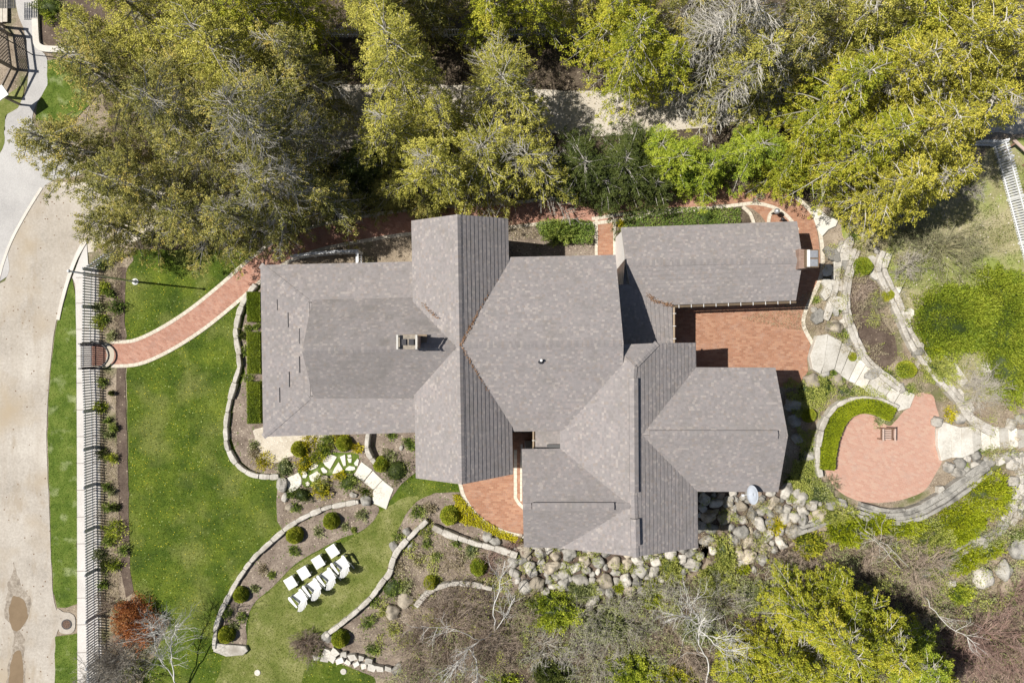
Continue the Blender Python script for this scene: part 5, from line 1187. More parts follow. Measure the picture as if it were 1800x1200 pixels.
PL_ = [  # small leafy plants: x, y, radius m, height, style, label
 (545, 775, .42, .35, 'yellow', 'yellow green mound between two clipped bushes'), (565, 790, .42, .35, 'box', 'green yellow cushion above the stepping path'), (576, 772, .3, .3, 'plant', 'dark green tuft under the eave between clipped bushes'), (535, 815, .5, .35, 'yellow', 'gold and green spreading cushion left of the flagstones'), (556, 803, .4, .3, 'box', 'low green cushion at the edge of the flagstones'),
 (571, 790, .3, .3, 'plant', 'blue green tuft right of the gravel dome bush'), (597, 765, .36, .3, 'yellow', 'yellow mound against the eave'), (580, 778, .34, .26, 'juniper', 'pale green mound between the two gravel domes'), (627, 788, .26, .2, 'yellow', 'yellow cushion right of the second dome'), (500, 822, .5, .3, 'sage', 'grey green spreading shrub below the gravel'),
 (565, 862, .5, .4, 'yellow', 'yellow green heather mound below the flagstones'), (564, 848, .45, .38, 'juniper', 'upper half of the heather mound with pale tips'), (598, 836, .32, .3, 'yellow', 'golden shrub just below the triangular flagstone'), (612, 848, .5, .4, 'plant', 'dark green grassy shrub below the golden one'), (530, 870, .5, .45, 'deep', 'dark grey green shrub in the rockery'), (520, 892, .24, .22, 'plant', 'small green tuft beside the pinkish boulder'),
 (512, 868, .25, .2, 'plant', 'small green tuft between the rockery boulders'), (642, 864, .3, .12, 'grass', 'bright grassy cushion on top of the brown boulder'), (697, 828, .62, .5, 'deep', 'large dark green shrub beside the broad slabs'), (684, 800, .3, .25, 'sage', 'grey green tuft in the bed by the short wall'), (716, 777, .24, .24, 'plant', 'bright green tuft against the gable wall'), (724, 784, .2, .24, 'plant', 'leafy green plant touching the gable wall'), (688, 765, .22, .2, 'plant', 'green tuft under the eave of the west wing'),
 (447, 795, .35, .2, 'drygrass', 'dry golden grass at the foot of the pale gravel'), (462, 810, .4, .22, 'yellow', 'gold tinted grass inside the bend of the wall'), (430, 590, .22, .22, 'deep', 'dark green tuft inside the hedge bed wall'), (434, 617, .3, .25, 'plant', 'bright leafy plant in the middle of the hedge bed'), (436, 577, .16, .15, 'plant', 'small green tuft high in the hedge bed'), (437, 665, .22, .2, 'plant', 'green tuft low in the hedge bed'), (451, 574, .2, .2, 'plant', 'tuft in the gap between upper and middle hedges'), (447, 782, .2, .15, 'sage', 'grey tuft on the gravel edge'),
 (517, 968, .3, .22, 'plant', 'green cushion below the second dome of the crescent bed'), (560, 935, .22, .18, 'sage', 'brownish green tuft between the crescent bed domes'), (606, 925, .2, .16, 'sage', 'grey green tuft right of the top crescent dome'), (622, 931, .14, .14, 'plant', 'tiny green tuft at the upper crescent bed edge'), (636, 905, .3, .2, 'sage', 'flowering grey tuft at the end of the crescent bed'), (400, 1076, .24, .2, 'plant', 'green tuft by the wall low in the crescent bed'), (425, 1084, .24, .2, 'plant', 'green cushion low in the crescent bed'), (410, 1100, .26, .18, 'sage', 'silvery cushion above the lowest crescent dome'), (448, 1034, .2, .14, 'sage', 'faded tuft in the middle of the crescent bed'), (478, 1010, .15, .14, 'plant', 'tiny tuft in the middle of the crescent bed'), (463, 1000, .22, .12, 'drygrass', 'dry tuft in the crescent bed'),
 (734, 900, .45, .35, 'plant', 'fresh green round shrub in the bed left of the gold ground cover'), (755, 893, .35, .3, 'drygrass', 'dry brown plant right of the fresh green shrub'), (700, 942, .26, .2, 'plant', 'green tuft by the upper bend of the lawn wall'), (750, 955, .28, .22, 'plant', 'green tuft under the shaded wall'), (803, 953, .3, .22, 'plant', 'green tuft below the middle of the shaded wall'), (767, 977, .24, .2, 'plant', 'green tuft in the middle of the right hand bed'), (748, 932, .4, .25, 'juniper', 'yellow green tuft at the start of the shaded wall'),
 (690, 1033, .6, .35, 'plant', 'wide green shrub right of the lawn wall'), (712, 1030, .4, .3, 'sage', 'olive shrub joined to the wide green shrub'), (658, 1057, .26, .2, 'plant', 'green tuft at the middle of the lawn wall'), (647, 1093, .45, .35, 'plant', 'large green cushion low beside the lawn wall'), (676, 1074, .25, .22, 'juniper', 'yellow green tuft left of the tan boulders'), (692, 1107, .35, .3, 'juniper', 'yellowish cushion by the brown thicket'), (654, 1141, .38, .32, 'plant', 'green shrub above the right end of the white blocks'), (553, 1144, .36, .35, 'plant', 'green shrub at the left end of the white blocks'), (727, 1060, .2, .15, 'juniper', 'small yellow tuft right of the tan boulders'), (735, 985, .4, .2, 'drygrass', 'dry straw coloured clump in the right hand bed'), (800, 985, .5, .25, 'drygrass', 'wide dry clump left of the round clipped bush'), (830, 965, .5, .3, 'sage', 'olive grassy clump under the shaded wall end'), (700, 995, .3, .2, 'drygrass', 'dry clump inside the lawn wall'),
 (1474, 540, .45, .2, 'plant', 'green grassy tuft on the stone wall left of the mulch bed'), (1483, 588, .35, .2, 'plant', 'green tuft in the bend of the left mulch bed wall'), (1473, 607, .22, .14, 'plant', 'dark flat leaf clump at the top of the curved steps'), (1465, 656, .2, .12, 'plant', 'flat green tuft under the curved steps'), (1479, 668, .2, .12, 'plant', 'second flat green tuft under the curved steps'), (1445, 680, .7, .28, 'juniper', 'pale green spreading juniper below the curved steps'), (1425, 690, .6, .3, 'juniper', 'pale juniper right of the shaded rocks'), (1490, 690, .55, .25, 'sage', 'olive heather above the hooked hedge'), (1562, 663, .6, .25, 'juniper', 'soft yellow green mound left of the lower bright clipped bush'), (1560, 673, .3, .14, 'plant', 'green tuft above the last curved steps'), (1600, 684, .3, .15, 'plant', 'green tuft by the top of the garden patio'),
 (1670, 727, .34, .3, 'yellow', 'golden plant between two pale boulders by the straight steps'), (1434, 527, .15, .12, 'plant', 'small green tuft by the terrace corner'), (1500, 418, .25, .2, 'plant', 'bright tuft at the top of the left wall'), (1510, 435, .25, .18, 'juniper', 'yellow green tuft above the upper clipped bush'), (1425, 800, .7, .25, 'sage', 'spreading grey green juniper by the garden patio hedge'), (1415, 835, .75, .3, 'juniper', 'spreading pale juniper left of the garden patio'), (1440, 868, .7, .3, 'sage', 'olive shrub at the lower left edge of the garden patio'), (1410, 862, .5, .25, 'juniper', 'pale low juniper above the right boulders'), (1395, 850, .5, .1, 'grass', 'patch of long grass by the east wing corner'),
 (1545, 738, .35, .15, 'sage', 'white flowered tuft at the tip of the hooked hedge'), (1700, 785, .3, .1, 'plant', 'green tuft below the straight steps'), (1727, 786, .4, .1, 'plant', 'flat green tuft between the straight steps and boulders'), (1690, 820, .3, .1, 'plant', 'mossy tuft between pale boulders'),
 (1090, 392, .16, .2, 'yellow', 'small yellow flowering plant at the garage corner'), (1245, 385, .5, .2, 'plant', 'ivy clump at the garage eave'),
 (84, 10, .7, .4, 'plant', 'green shrub at the top of the mulch bed by the lane'), (86, 32, .3, .3, 'fresh', 'lime green ball plant in the bed by the lane'), (118, 34, .4, .35, 'deep', 'dark green plant in the bed by the lane'), (136, 68, .45, .4, 'plant', 'broad leafed plant at the corner of the bed by the lane')]
for x, y, r, h, st, lb in PL_:
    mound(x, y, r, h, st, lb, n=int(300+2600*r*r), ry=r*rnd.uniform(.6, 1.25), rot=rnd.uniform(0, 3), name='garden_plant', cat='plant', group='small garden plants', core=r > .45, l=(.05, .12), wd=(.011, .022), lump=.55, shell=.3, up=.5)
for i, (x, y, r) in enumerate([(181, 463, .35), (183, 506, .34), (192, 515, .3), (173, 540, .34), (180, 560, .3), (176, 565, .36), (205, 540, .4), (196, 590, .3)]):
    mound(x, y, r, .35, ('plant', 'fresh', 'plant', 'sage')[i % 4], f'leafy clump {ORD[i]} from the top in the bed above the garden gate', n=int(300+2600*r*r), name='garden_plant', cat='plant', group='clumps in the upper fence bed', core=False, ry=r*rnd.uniform(.55, 1.3), rot=rnd.uniform(0, 3), l=(.06, .14), wd=(.011, .022), lump=.6, shell=.25)
for i, (x, y, r) in enumerate([(q[0]+rnd.uniform(-5, 5), q[1]+rnd.uniform(-7, 7), q[2]*rnd.choice((.5, .75, 1, 1.25))) for q in [(180, 668, .24), (196, 690, .2), (178, 712, .3), (190, 745, .2), (186, 768, .28), (200, 752, .18), (180, 792, .26), (196, 803, .24), (190, 850, .42), (197, 868, .3), (188, 886, .28), (202, 898, .22), (198, 930, .42), (190, 945, .3), (176, 980, .3), (218, 968, .4), (183, 996, .32), (206, 993, .26), (180, 1030, .24), (206, 1066, .3)]]):
    mound(x, y, r, .32, ('plant', 'deep', 'fresh', 'plant', 'sage')[i % 5], f'leafy clump {ORD[i]} below the garden gate in the long fence bed', n=int(300+2600*r*r), name='garden_plant', cat='plant', group='clumps in the long fence bed', core=False, ry=r*rnd.uniform(.55, 1.3), rot=rnd.uniform(0, 3), l=(.06, .14), wd=(.011, .022), lump=.6, shell=.25)

def ground_cover(name, poly, style, dens, ht, label, l=(.05, .1), wd=(.015, .028), seed=1, thr=None, nsc=.9, up=.8):
    rng = np.random.default_rng(seed); a = np.array([tuple(P(*p)[:2]) for p in poly]); x0, y0 = a.min(0); x1, y1 = a.max(0)
    n = int((x1-x0)*(y1-y0)*dens); q = rng.uniform((x0, y0), (x1, y1), (n, 2)); ok = np.zeros(n, bool); j = len(a)-1
    for i in range(len(a)):
        xi, yi = a[i]; xj, yj = a[j]
        if yi != yj: ok ^= ((yi > q[:, 1]) != (yj > q[:, 1])) & (q[:, 0] < (xj-xi)*(q[:, 1]-yi)/(yj-yi)+xi)
        j = i
    q = q[ok]; nz = np.array([mnoise.noise(Vector((x*nsc, y*nsc, seed))) + .5*mnoise.noise(Vector((x*nsc*3, y*nsc*3, seed+5))) for x, y in q])
    if thr is not None: k = nz > thr; q = q[k]; nz = nz[k]
    n = len(q); z = ht*rng.uniform(.1, 1, n)*(1+nz); C = np.column_stack([q, np.maximum(.03, z)]); D = rng.normal(0, 1, (n, 3)); D[:, 2] = np.abs(D[:, 2])*.7+up*.3
    return tag(quad_mesh(name, leaf_quads(C, D, rng.uniform(*l, n), rng.uniform(*wd, n), rng, up), M['L_'+style], None, np.clip(rng.normal(.45, .18, n)+nz*.3, 0, 1)), label, name.replace('_', ' '), None, 'stuff')
ground_cover('ivy', [(1095, 372), (1150, 364), (1240, 366), (1300, 366), (1300, 396), (1240, 398), (1095, 402)], 'plant', 900, .16, 'dark ivy bed between the brick path and the garage roof')
ground_cover('ground_cover', [(940, 395), (960, 388), (1000, 386), (1040, 390), (1045, 405), (1040, 430), (1010, 430), (980, 418), (950, 415)], 'plant', 1500, .4, 'leafy green cover north of the central roof')
ground_cover('ground_cover', [(893, 388), (945, 395), (950, 420), (893, 422)], 'drygrass', 700, .2, 'dry stalks north of the central roof', l=(.08, .16), wd=(.004, .009))
ground_cover('ground_cover', [(797, 868), (808, 868), (822, 885), (842, 906), (880, 930), (918, 945), (918, 955), (880, 945), (840, 925), (818, 921), (805, 912), (800, 890)], 'yellow', 1600, .14, 'gold yellow ground cover along the patio arc')
ground_cover('dry_stalks', [(172, 450), (215, 450), (212, 600), (172, 600)], 'drygrass', 900, .1, 'dry stalks and litter in the beds', l=(.05, .11), wd=(.004, .010), thr=-.25)
ground_cover('dry_stalks', [(172, 650), (205, 650), (212, 1050), (240, 1080), (190, 1180), (172, 1180)], 'drygrass', 900, .1, 'dry stalks and litter in the beds', l=(.05, .11), wd=(.004, .010), thr=-.25, seed=4)
ground_cover('dry_stalks', [(700, 930), (800, 940), (900, 985), (900, 1060), (760, 1120), (690, 1160), (620, 1120), (690, 1030)], 'drygrass', 320, .14, 'dry stalks in the bed right of the lawn wall', l=(.07, .16), wd=(.004, .01), seed=5)
ground_cover('dry_stalks', [(500, 830), (640, 830), (690, 870), (640, 880), (560, 895), (500, 925)], 'drygrass', 240, .08, 'dry stalks in the rockery bed', l=(.05, .1), wd=(.004, .009), seed=6, thr=0)
ground_cover('ground_cover', [(700, 930), (900, 985), (900, 1060), (760, 1120), (660, 1150), (620, 1120), (690, 1030)], 'juniper', 500, .12, 'yellow green patches in the bed right of the lawn wall', seed=7, thr=.22)
E_AREA = [(1440, 380), (1640, 350), (1740, 270), (1900, 250), (1900, 720), (1700, 720), (1640, 650), (1590, 560), (1560, 430)]
ground_cover('meadow_grass', E_AREA, 'grass', 260, .1, 'thin green grass on the sparse meadow', l=(.05, .12), wd=(.006, .012), seed=8, thr=-.05)
ground_cover('meadow_grass', E_AREA, 'drygrass', 260, .08, 'dry straw on the sparse meadow', l=(.05, .14), wd=(.004, .009), seed=9, thr=-.2)
S_AREA = [(905, 1040), (1060, 1055), (1240, 1005), (1340, 995), (1400, 950), (1560, 915), (1700, 870), (1810, 900), (1820, 1230), (640, 1230), (700, 1170), (780, 1080)]
ground_cover('undergrowth', S_AREA, 'drygrass', 300, .3, 'dry undergrowth below the rock bank', l=(.08, .18), wd=(.005, .011), seed=10)
ground_cover('undergrowth', S_AREA, 'sage', 480, .45, 'greyish green undergrowth below the rock bank', l=(.05, .11), wd=(.010, .02), seed=11, thr=.0)
ground_cover('undergrowth', S_AREA, 'juniper', 520, .45, 'fresh green undergrowth below the rock bank', l=(.05, .11), wd=(.012, .022), seed=12, thr=.3)
ground_cover('forest_litter', [(150, 80), (1780, 80), (1760, 240), (1560, 330), (1300, 340), (720, 380), (330, 440), (160, 350)], 'drygrass', 45, .04, 'twigs and dead leaves on the wood floor', l=(.05, .14), wd=(.008, .02), seed=13)
ground_cover('dry_stalks', [(1300, 560), (1430, 510), (1470, 440), (1560, 400), (1560, 440), (1470, 560), (1450, 590)], 'drygrass', 500, .08, 'dry stalks between the terrace and the stone walls', l=(.05, .12), wd=(.005, .01), seed=14)

ground_cover('bank_weeds', [(900, 960), (1230, 955), (1235, 1010), (1060, 1055), (905, 1045)], 'juniper', 900, .32, 'weeds growing between the boulders', l=(.05, .12), wd=(.008, .016), seed=21, thr=.2, nsc=1.6)
ground_cover('bank_weeds', [(1230, 870), (1500, 885), (1400, 935), (1290, 1005), (1230, 1000)], 'drygrass', 900, .32, 'weeds growing between the boulders', l=(.06, .14), wd=(.005, .011), seed=22, thr=.12, nsc=1.6)
ground_cover('bank_weeds', [(1230, 870), (1500, 885), (1400, 935), (1290, 1005), (1230, 1000)], 'juniper', 900, .32, 'weeds growing between the boulders', l=(.05, .12), wd=(.008, .016), seed=23, thr=.3, nsc=1.6)
SLOPE = [(1440, 420), (1570, 420), (1640, 600), (1800, 740), (1800, 1000), (1600, 1000), (1740, 820), (1650, 700), (1560, 690), (1450, 600)]
ground_cover('slope_weeds', SLOPE, 'drygrass', 800, .34, 'dry weeds over the stone ledges', l=(.05, .13), wd=(.005, .011), seed=24, thr=.12, nsc=1.4)
ground_cover('slope_weeds', SLOPE, 'juniper', 800, .34, 'yellow green weeds over the stone ledges', l=(.04, .09), wd=(.008, .016), seed=25, thr=.3, nsc=1.4)
ground_cover('slope_weeds', [(1370, 660), (1500, 660), (1560, 700), (1440, 720), (1430, 830), (1480, 890), (1380, 880), (1400, 760)], 'juniper', 1500, .25, 'pale low juniper beside the hooked hedge', l=(.05, .1), wd=(.010, .018), seed=26, thr=-.1)
k_ = 0
for wl, nm in (([(1480, 425), (1470, 455), (1463, 500), (1456, 535), (1446, 562)], 'wall by the garage path'), ([(1503, 440), (1492, 470), (1484, 510), (1486, 550), (1499, 595), (1518, 632), (1545, 657), (1578, 682)], 'wall left of the mulch bed'),
               ([(1553, 445), (1544, 475), (1560, 512), (1580, 558), (1600, 602), (1625, 640), (1652, 668), (1680, 702), (1702, 735)], 'wall right of the mulch bed'), ([(1640, 870), (1690, 850), (1740, 820), (1790, 800), (1795, 860), (1770, 900)], 'slab wall below the patio')):
    for i in range(9):
        f = (i+rnd.uniform(.2, .8))/9*(len(wl)-1); a = int(f); x = wl[a][0]+(wl[a+1][0]-wl[a][0])*(f-a)+rnd.choice((-1, 1))*rnd.uniform(9, 15); y = wl[a][1]+(wl[a+1][1]-wl[a][1])*(f-a); r = rnd.uniform(7, 14); q = []
        st = rnd.uniform(1.1, 2.0); th = rnd.uniform(0, 3)
        for v in range(7):
            an = 6.283*v/7+rnd.uniform(-.3, .3); u_, v_ = r*math.cos(an)*math.sqrt(st), r*math.sin(an)/math.sqrt(st)*rnd.uniform(.75, 1.1); q.append((x+u_*math.cos(th)-v_*math.sin(th), y+u_*math.sin(th)+v_*math.cos(th)))
        slab('ledge_stone', q, 0, rnd.uniform(.1, .3), M[rnd.choice(('slab', 'wallstone', 'rock_grey', 'slab'))], f'{ORD[i]} loose ledge stone from the top of the {nm}', 'ledge stone', 'loose ledge stones beside the ' + nm, amp=.05)
# ---- shrubs with foliage
SH = [ # x,y,rx,ry,h,style,rot,label
 (1688, 562, 2.05, 1.75, 1.5, 'yew', 0, 'huge domed olive green yew right of the wide stone wall'),
 (1775, 560, 1.5, 2.6, 1.3, 'yew', .2, 'long sprawling yew at the right edge behind the domed one'), (1790, 640, 1.4, 1.8, 1.1, 'yew', 0, 'yellow green lower part of the sprawling yew'), (1650, 650, 1.0, .6, .5, 'juniper', -.5, 'low yellow green mat along the wide stone wall'), (1640, 610, .5, .9, .4, 'hedge', .3, 'narrow yellow mat between yew and stone wall'),
 (1690, 920, 1.6, 1.0, .7, 'hedge', .5, 'broad bright yellow green thicket below the slab wall'), (1640, 945, 1.3, .8, .6, 'juniper', .4, 'lower left lobe of the yellow thicket'), (1740, 870, 1.0, 1.0, .7, 'hedge', .3, 'upper right lobe of the yellow thicket near the boulders'), (1590, 925, 1.2, .5, .5, 'hedge', -.1, 'yellow fringe directly under the slab wall'), (1535, 920, 1.0, .55, .6, 'hedge', 0, 'yellow green shrub left of the slab wall fringe'),
 (1700, 985, .95, .55, .5, 'hedge', .5, 'yellow green patch under the second slab wall'), (1745, 965, .6, .4, .4, 'hedge', .4, 'small yellow patch beside the biggest grey rock'), (1470, 905, 1.0, .5, .5, 'juniper', 0, 'feathery pale green juniper over the ledge'), (1490, 935, .9, .7, .8, 'hedge', 0, 'lime shrub below the feathery ledge juniper'),
 (1425, 957, .7, .6, .7, 'lime', 0, 'vivid lime shrub at the foot of the rock bank'), (1180, 1000, .55, .75, .5, 'juniper', .2, 'feathery yellow juniper over the left boulders'), (1275, 975, .5, 1.1, .6, 'juniper', .1, 'tall feathery juniper splitting the boulder bank'), (1260, 1020, .9, .7, .5, 'juniper', 0, 'fan shaped grey green juniper at the foot of the bank'), (1145, 1045, .5, .7, .5, 'hedge', .1, 'yellow upright shrub by the central boulders'),
 (1363, 925, .42, .4, .4, 'yellow', 0, 'golden brown tuft among the right boulders'), (1088, 1033, .2, .25, .3, 'hedge', 0, 'tiny lime plant between large boulders'), (1305, 1000, .3, .3, .3, 'hedge', 0, 'small yellow plant below the bank'), (1385, 1010, .6, .5, .5, 'fresh', 0, 'soft green shrub below the golden tuft'),
 (975, 1075, 1.2, .9, 1.0, 'fresh', 0, 'green mound inside the left thicket'), (1020, 1040, .8, .5, .5, 'sage', 0, 'greyish mound below the left boulders'), (1110, 1180, 1.2, .8, 1.0, 'fresh', 0, 'bright green mound at the bottom edge centre'), (1190, 1195, 1.0, .6, .9, 'lime', 0, 'lime mound at the bottom edge right of centre'), (970, 1185, .9, .6, .8, 'deep', 0, 'dark green mound at the bottom edge under white twigs'), (880, 1198, .8, .4, .7, 'fresh', 0, 'green mound at the bottom edge left of the white twigs'),
 (1690, 1045, .6, .5, .5, 'fresh', 0, 'green patch left of the brown rocks'), (1230, 1110, 1.0, .7, .7, 'sage', 0, 'pale green mound around the white birch'), (1060, 1100, 1.2, .8, .8, 'sage', 0, 'grey green mound in the centre of the thicket'), (1330, 1050, 1.0, .7, .6, 'sage', 0, 'grey green mound below the juniper bank'),
 (1795, 940, .5, .4, .3, 'plant', 0, 'green clump above the biggest rock'), (985, 408, .9, .5, .7, 'plant', 0, 'dark leafy shrub north of the central roof')]
for x, y, rx, ry, h, st, rot, lb in SH:
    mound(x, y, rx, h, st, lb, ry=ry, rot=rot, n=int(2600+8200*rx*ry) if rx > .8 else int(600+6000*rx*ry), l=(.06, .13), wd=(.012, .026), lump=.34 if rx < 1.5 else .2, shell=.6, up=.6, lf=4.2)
# big hedge-like arborvitae along the brick path
for x, y, r, h, st, lb in [(1190, 285, 1.75, 3.6, 'fresh', 'bright green arborvitae above the ivy bed'), (1240, 300, 1.4, 3.0, 'fresh', 'yellow tipped arborvitae over the dark twiggy bush'), (1155, 265, 1.3, 3.2, 'fresh', 'green arborvitae next to the driveway gap'),
    (1325, 265, 1.7, 3.6, 'fresh', 'rounded bright arborvitae below the bare white tree'), (1375, 290, 1.5, 3.4, 'lime', 'lime arborvitae at the foot of the golden trees'), (1095, 290, 1.9, 3.4, 'deep', 'dark arborvitae in the shade right of the central cedar'), (1025, 295, 1.9, 3.4, 'deep', 'darkest arborvitae beside the central cedar'), (1060, 325, 1.6, 2.6, 'deep', 'low shaded shrub over the brick path'), (1150, 325, 1.3, 2.2, 'deep', 'low shaded shrub below the green arborvitae'),
    (640, 290, 1.6, 3.0, 'deep', 'shaded shrub in the gap between the left and central cedars'), (690, 340, 1.5, 2.6, 'olive', 'shaded shrub above the cross gable'), (600, 340, 1.5, 2.4, 'deep', 'dark shrub under the hanging twigs'), (745, 350, 1.2, 2.2, 'olive', 'shaded shrub touching the north gable end')]:
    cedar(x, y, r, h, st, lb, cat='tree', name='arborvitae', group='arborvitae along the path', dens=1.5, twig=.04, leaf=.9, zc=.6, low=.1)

# ---- bare shrubs
BS = [(540, 1133, .85, .8, 'twig_brown', 'dense dark brown ball of twigs on the lawn beside the wall end', 40, None, 0), (1663, 435, 1.9, 1.3, 'twig_olive', 'spreading leafless shrub on the sparse meadow above the yew', 26, 'sage', 400), (1600, 470, 1.0, .8, 'twig_grey', 'left arm of the leafless meadow shrub', 16, None, 0),
 (1725, 690, 1.3, 1.2, 'twig_grey', 'grey twiggy shrub above the straight steps', 30, None, 0), (1620, 1000, 1.6, 1.5, 'twig_brown', 'purple brown radiating leafless shrub below the slab wall', 30, None, 0), (1540, 985, 1.2, 1.2, 'twig_brown', 'left half of the purple brown thicket', 18, None, 0),
 (1745, 1120, 2.2, 1.8, 'twig_red', 'large reddish thicket at the bottom right', 34, None, 0), (1690, 1160, 1.6, 1.6, 'twig_red', 'reddish shrub left of the large thicket', 24, None, 0), (1790, 1050, 1.2, 1.2, 'twig_red', 'reddish shrub among the right edge rocks', 20, None, 0), (1790, 1170, 1.5, 1.4, 'twig_red', 'dark reddish shrub in the bottom right corner', 22, None, 0), (1640, 1090, 1.2, 1.2, 'twig_brown', 'brown twigs between golden tree and red thicket', 20, 'sage', 500),
 (790, 1110, 2.3, 1.8, 'twig_brown', 'large brown leafless thicket in the bottom centre left', 40, None, 0), (730, 1150, 1.6, 1.4, 'twig_brown', 'brown twigs at the left rim of the large thicket', 26, 'sage', 300), (860, 1140, 1.8, 1.6, 'twig_brown', 'brown thicket pierced by white birch stems', 28, None, 0), (830, 1060, 1.5, 1.1, 'twig_brown', 'brown thicket below the short curved wall', 24, 'juniper', 300), (900, 1090, 1.5, 1.5, 'twig_brown', 'brownish twigs left of the green mound', 22, None, 0),
 (1010, 1100, 1.8, 1.5, 'twig_grey', 'grey green leafless shrub in the lower thicket', 26, 'sage', 900), (1090, 1090, 1.9, 1.5, 'twig_grey', 'grey twiggy shrub right of the lower green mound', 28, 'sage', 1100), (1160, 1060, 1.5, 1.2, 'twig_grey', 'greyish twigs under the yellow upright shrub', 22, 'sage', 700), (1210, 1150, 1.7, 1.4, 'twig_brown', 'brown twigs around the lower birch stem', 24, None, 0), (1270, 1060, 1.6, 1.3, 'twig_grey', 'twiggy shrub below the fan juniper', 24, 'sage', 900), (1350, 1040, 1.3, 1.1, 'twig_grey', 'grey twigs left of the golden cedar', 18, 'sage', 600), (1330, 960, .7, .6, 'twig_olive', 'thin olive twigs among the boulders', 12, 'juniper', 200), (1420, 1010, 1.1, 1.0, 'twig_brown', 'dark twigs above the golden cedar', 16, None, 0), (1380, 985, .9, .7, 'twig_brown', 'pinkish twigs right of the last boulders', 14, None, 0),
 (960, 1140, 1.5, 1.6, 'twig_pale', 'white forked twigs over the dark bottom edge', 14, None, 0), (1050, 1170, 1.5, 1.5, 'twig_grey', 'grey branches over the dark bottom centre', 16, None, 0), (1150, 1180, 1.3, 1.3, 'twig_grey', 'grey twigs at the bottom right of centre', 16, 'fresh', 500),
 (205, 1165, 1.5, 1.8, 'twig_grey', 'grey leafless shrub over the end of the fence', 34, None, 0), (170, 1190, 1.3, 1.4, 'twig_grey', 'grey twigs over the sidewalk at the bottom left', 24, None, 0), (250, 1190, 1.2, 1.0, 'twig_olive', 'olive twigs at the foot of the white forked tree', 14, 'fresh', 300), (195, 1070, .8, .9, 'twig_brown', 'dark twigs left of the orange shrub', 12, None, 0),
 (1295, 322, .75, 1.3, 'twig_brown', 'dark hanging twigs over the brick path', 26, None, 0), (1335, 335, .6, .6, 'twig_grey', 'grey twigs at the bend of the brick path', 14, 'fresh', 200), (860, 990, .8, .5, 'twig_red', 'reddish twigs beside the round clipped bush', 14, None, 0), (905, 955, .6, .5, 'twig_red', 'dark red twigs at the corner of the south wing', 14, None, 0), (690, 1010, .5, .3, 'twig_brown', 'flat brown twigs inside the bend of the lawn wall', 10, None, 0),
 (1510, 505, .7, .4, 'twig_brown', 'brown dry branches at the top of the mulch bed', 18, None, 0), (1540, 540, .7, .3, 'twig_olive', 'straw coloured branches on the mulch bed', 14, None, 0), (1740, 890, .9, .9, 'twig_olive', 'thin olive branches over the yellow thicket', 12, None, 0), (1465, 850, .5, .4, 'twig_olive', 'brown twigs in the patio side juniper', 10, None, 0), (1610, 985, .8, .8, 'twig_olive', 'olive twigs above the purple brown shrub', 10, None, 0), (1700, 330, .8, .6, 'twig_grey', 'grey twigs below the golden trees by the meadow', 10, None, 0), (1590, 420, .9, .7, 'twig_olive', 'twiggy bush under the golden tree edge', 14, 'sage', 300), (1490, 690, .5, .3, 'twig_brown', 'brownish heather twigs above the hooked hedge', 10, None, 0)]
for x, y, r, h, tw, lb, ns, bd, bn in BS:
    bare_shrub(x, y, r, h, tw, lb, nstem=int(ns*1.35), levels=3, buds=bd, budn=bn*2, rad=.014+.004*r, kids=(3, 4))
o_ = bare_shrub(236, 1095, 1.15, 1.1, 'twig_red', 'rust orange bushy shrub beside the fence at the lower left', nstem=26, name='orange_shrub', group=None, buds='orange', budn=9000, kids=(3, 4))
mound(238, 1092, 1.05, 1.0, 'orange', 'dense rust orange leaves at the heart of the rust shrub', ry=1.2, n=5200, l=(.05, .1), wd=(.012, .022), lump=.3, shell=.5, core=False)

# ---- white stemmed birches with explicit leaning stems
def birch(stems, label, twr, seed, name='birch_tree', mat='twig_white'):
    b = P(stems[0][0][0], stems[0][0][1], stems[0][0][2]); root = empty(name, (b.x, b.y, 0), label, 'tree', 'white stemmed trees'); l = root.location; rng = np.random.default_rng(seed)
    A = []; B = []; ra = []; rb = []
    for st in stems:
        mb = MB(); pts = [P(*q[:3])-l for q in st]; r0 = st[0][3]; r1 = st[-1][3]; n = len(pts)
        fine = []
        for i in range(n-1):
            for k in range(4):
                t = k/4; p = pts[i].lerp(pts[i+1], t); j = .03; fine.append(p+Vector((rng.normal(0, j), rng.normal(0, j), 0)) if (i or k) else p)
        fine.append(pts[-1]); m = len(fine); mb.tube(fine, [.52*(r0+(r1-r0)*i/(m-1)) for i in range(m)], 7); mb.build('stem', M[mat], root, smooth=True)
        for k in range(int(twr*m)):
            i = rng.integers(m//3, m-1) if m > 4 else rng.integers(0, m-1); o = np.array(fine[i]); d = np.array((fine[i+1]-fine[i]).normalized())+rng.normal(0, .6, 3); d /= np.linalg.norm(d)
            cur = [(o, d, rng.uniform(.5, 1.0), .014, 0)]
            while cur:
                o2, d2, L, r, lv = cur.pop(); p = o2
                for s in range(3):
                    d2 = d2+rng.normal(0, .14, 3); d2 /= np.linalg.norm(d2); q = p+d2*L/3; A.append(p); B.append(q); ra.append(r*(1-.2*s)); rb.append(r*(1-.2*(s+1))); p = q
                    if lv < 2 and rng.uniform() < .85: nd = d2+rng.normal(0, .5, 3); nd /= np.linalg.norm(nd); cur.append((q, nd, L*.6, r*.6, lv+1))
    quad_mesh('twigs', tubes3(np.array(A), np.array(B), np.array(ra), np.array(rb)), M[mat], root); return root
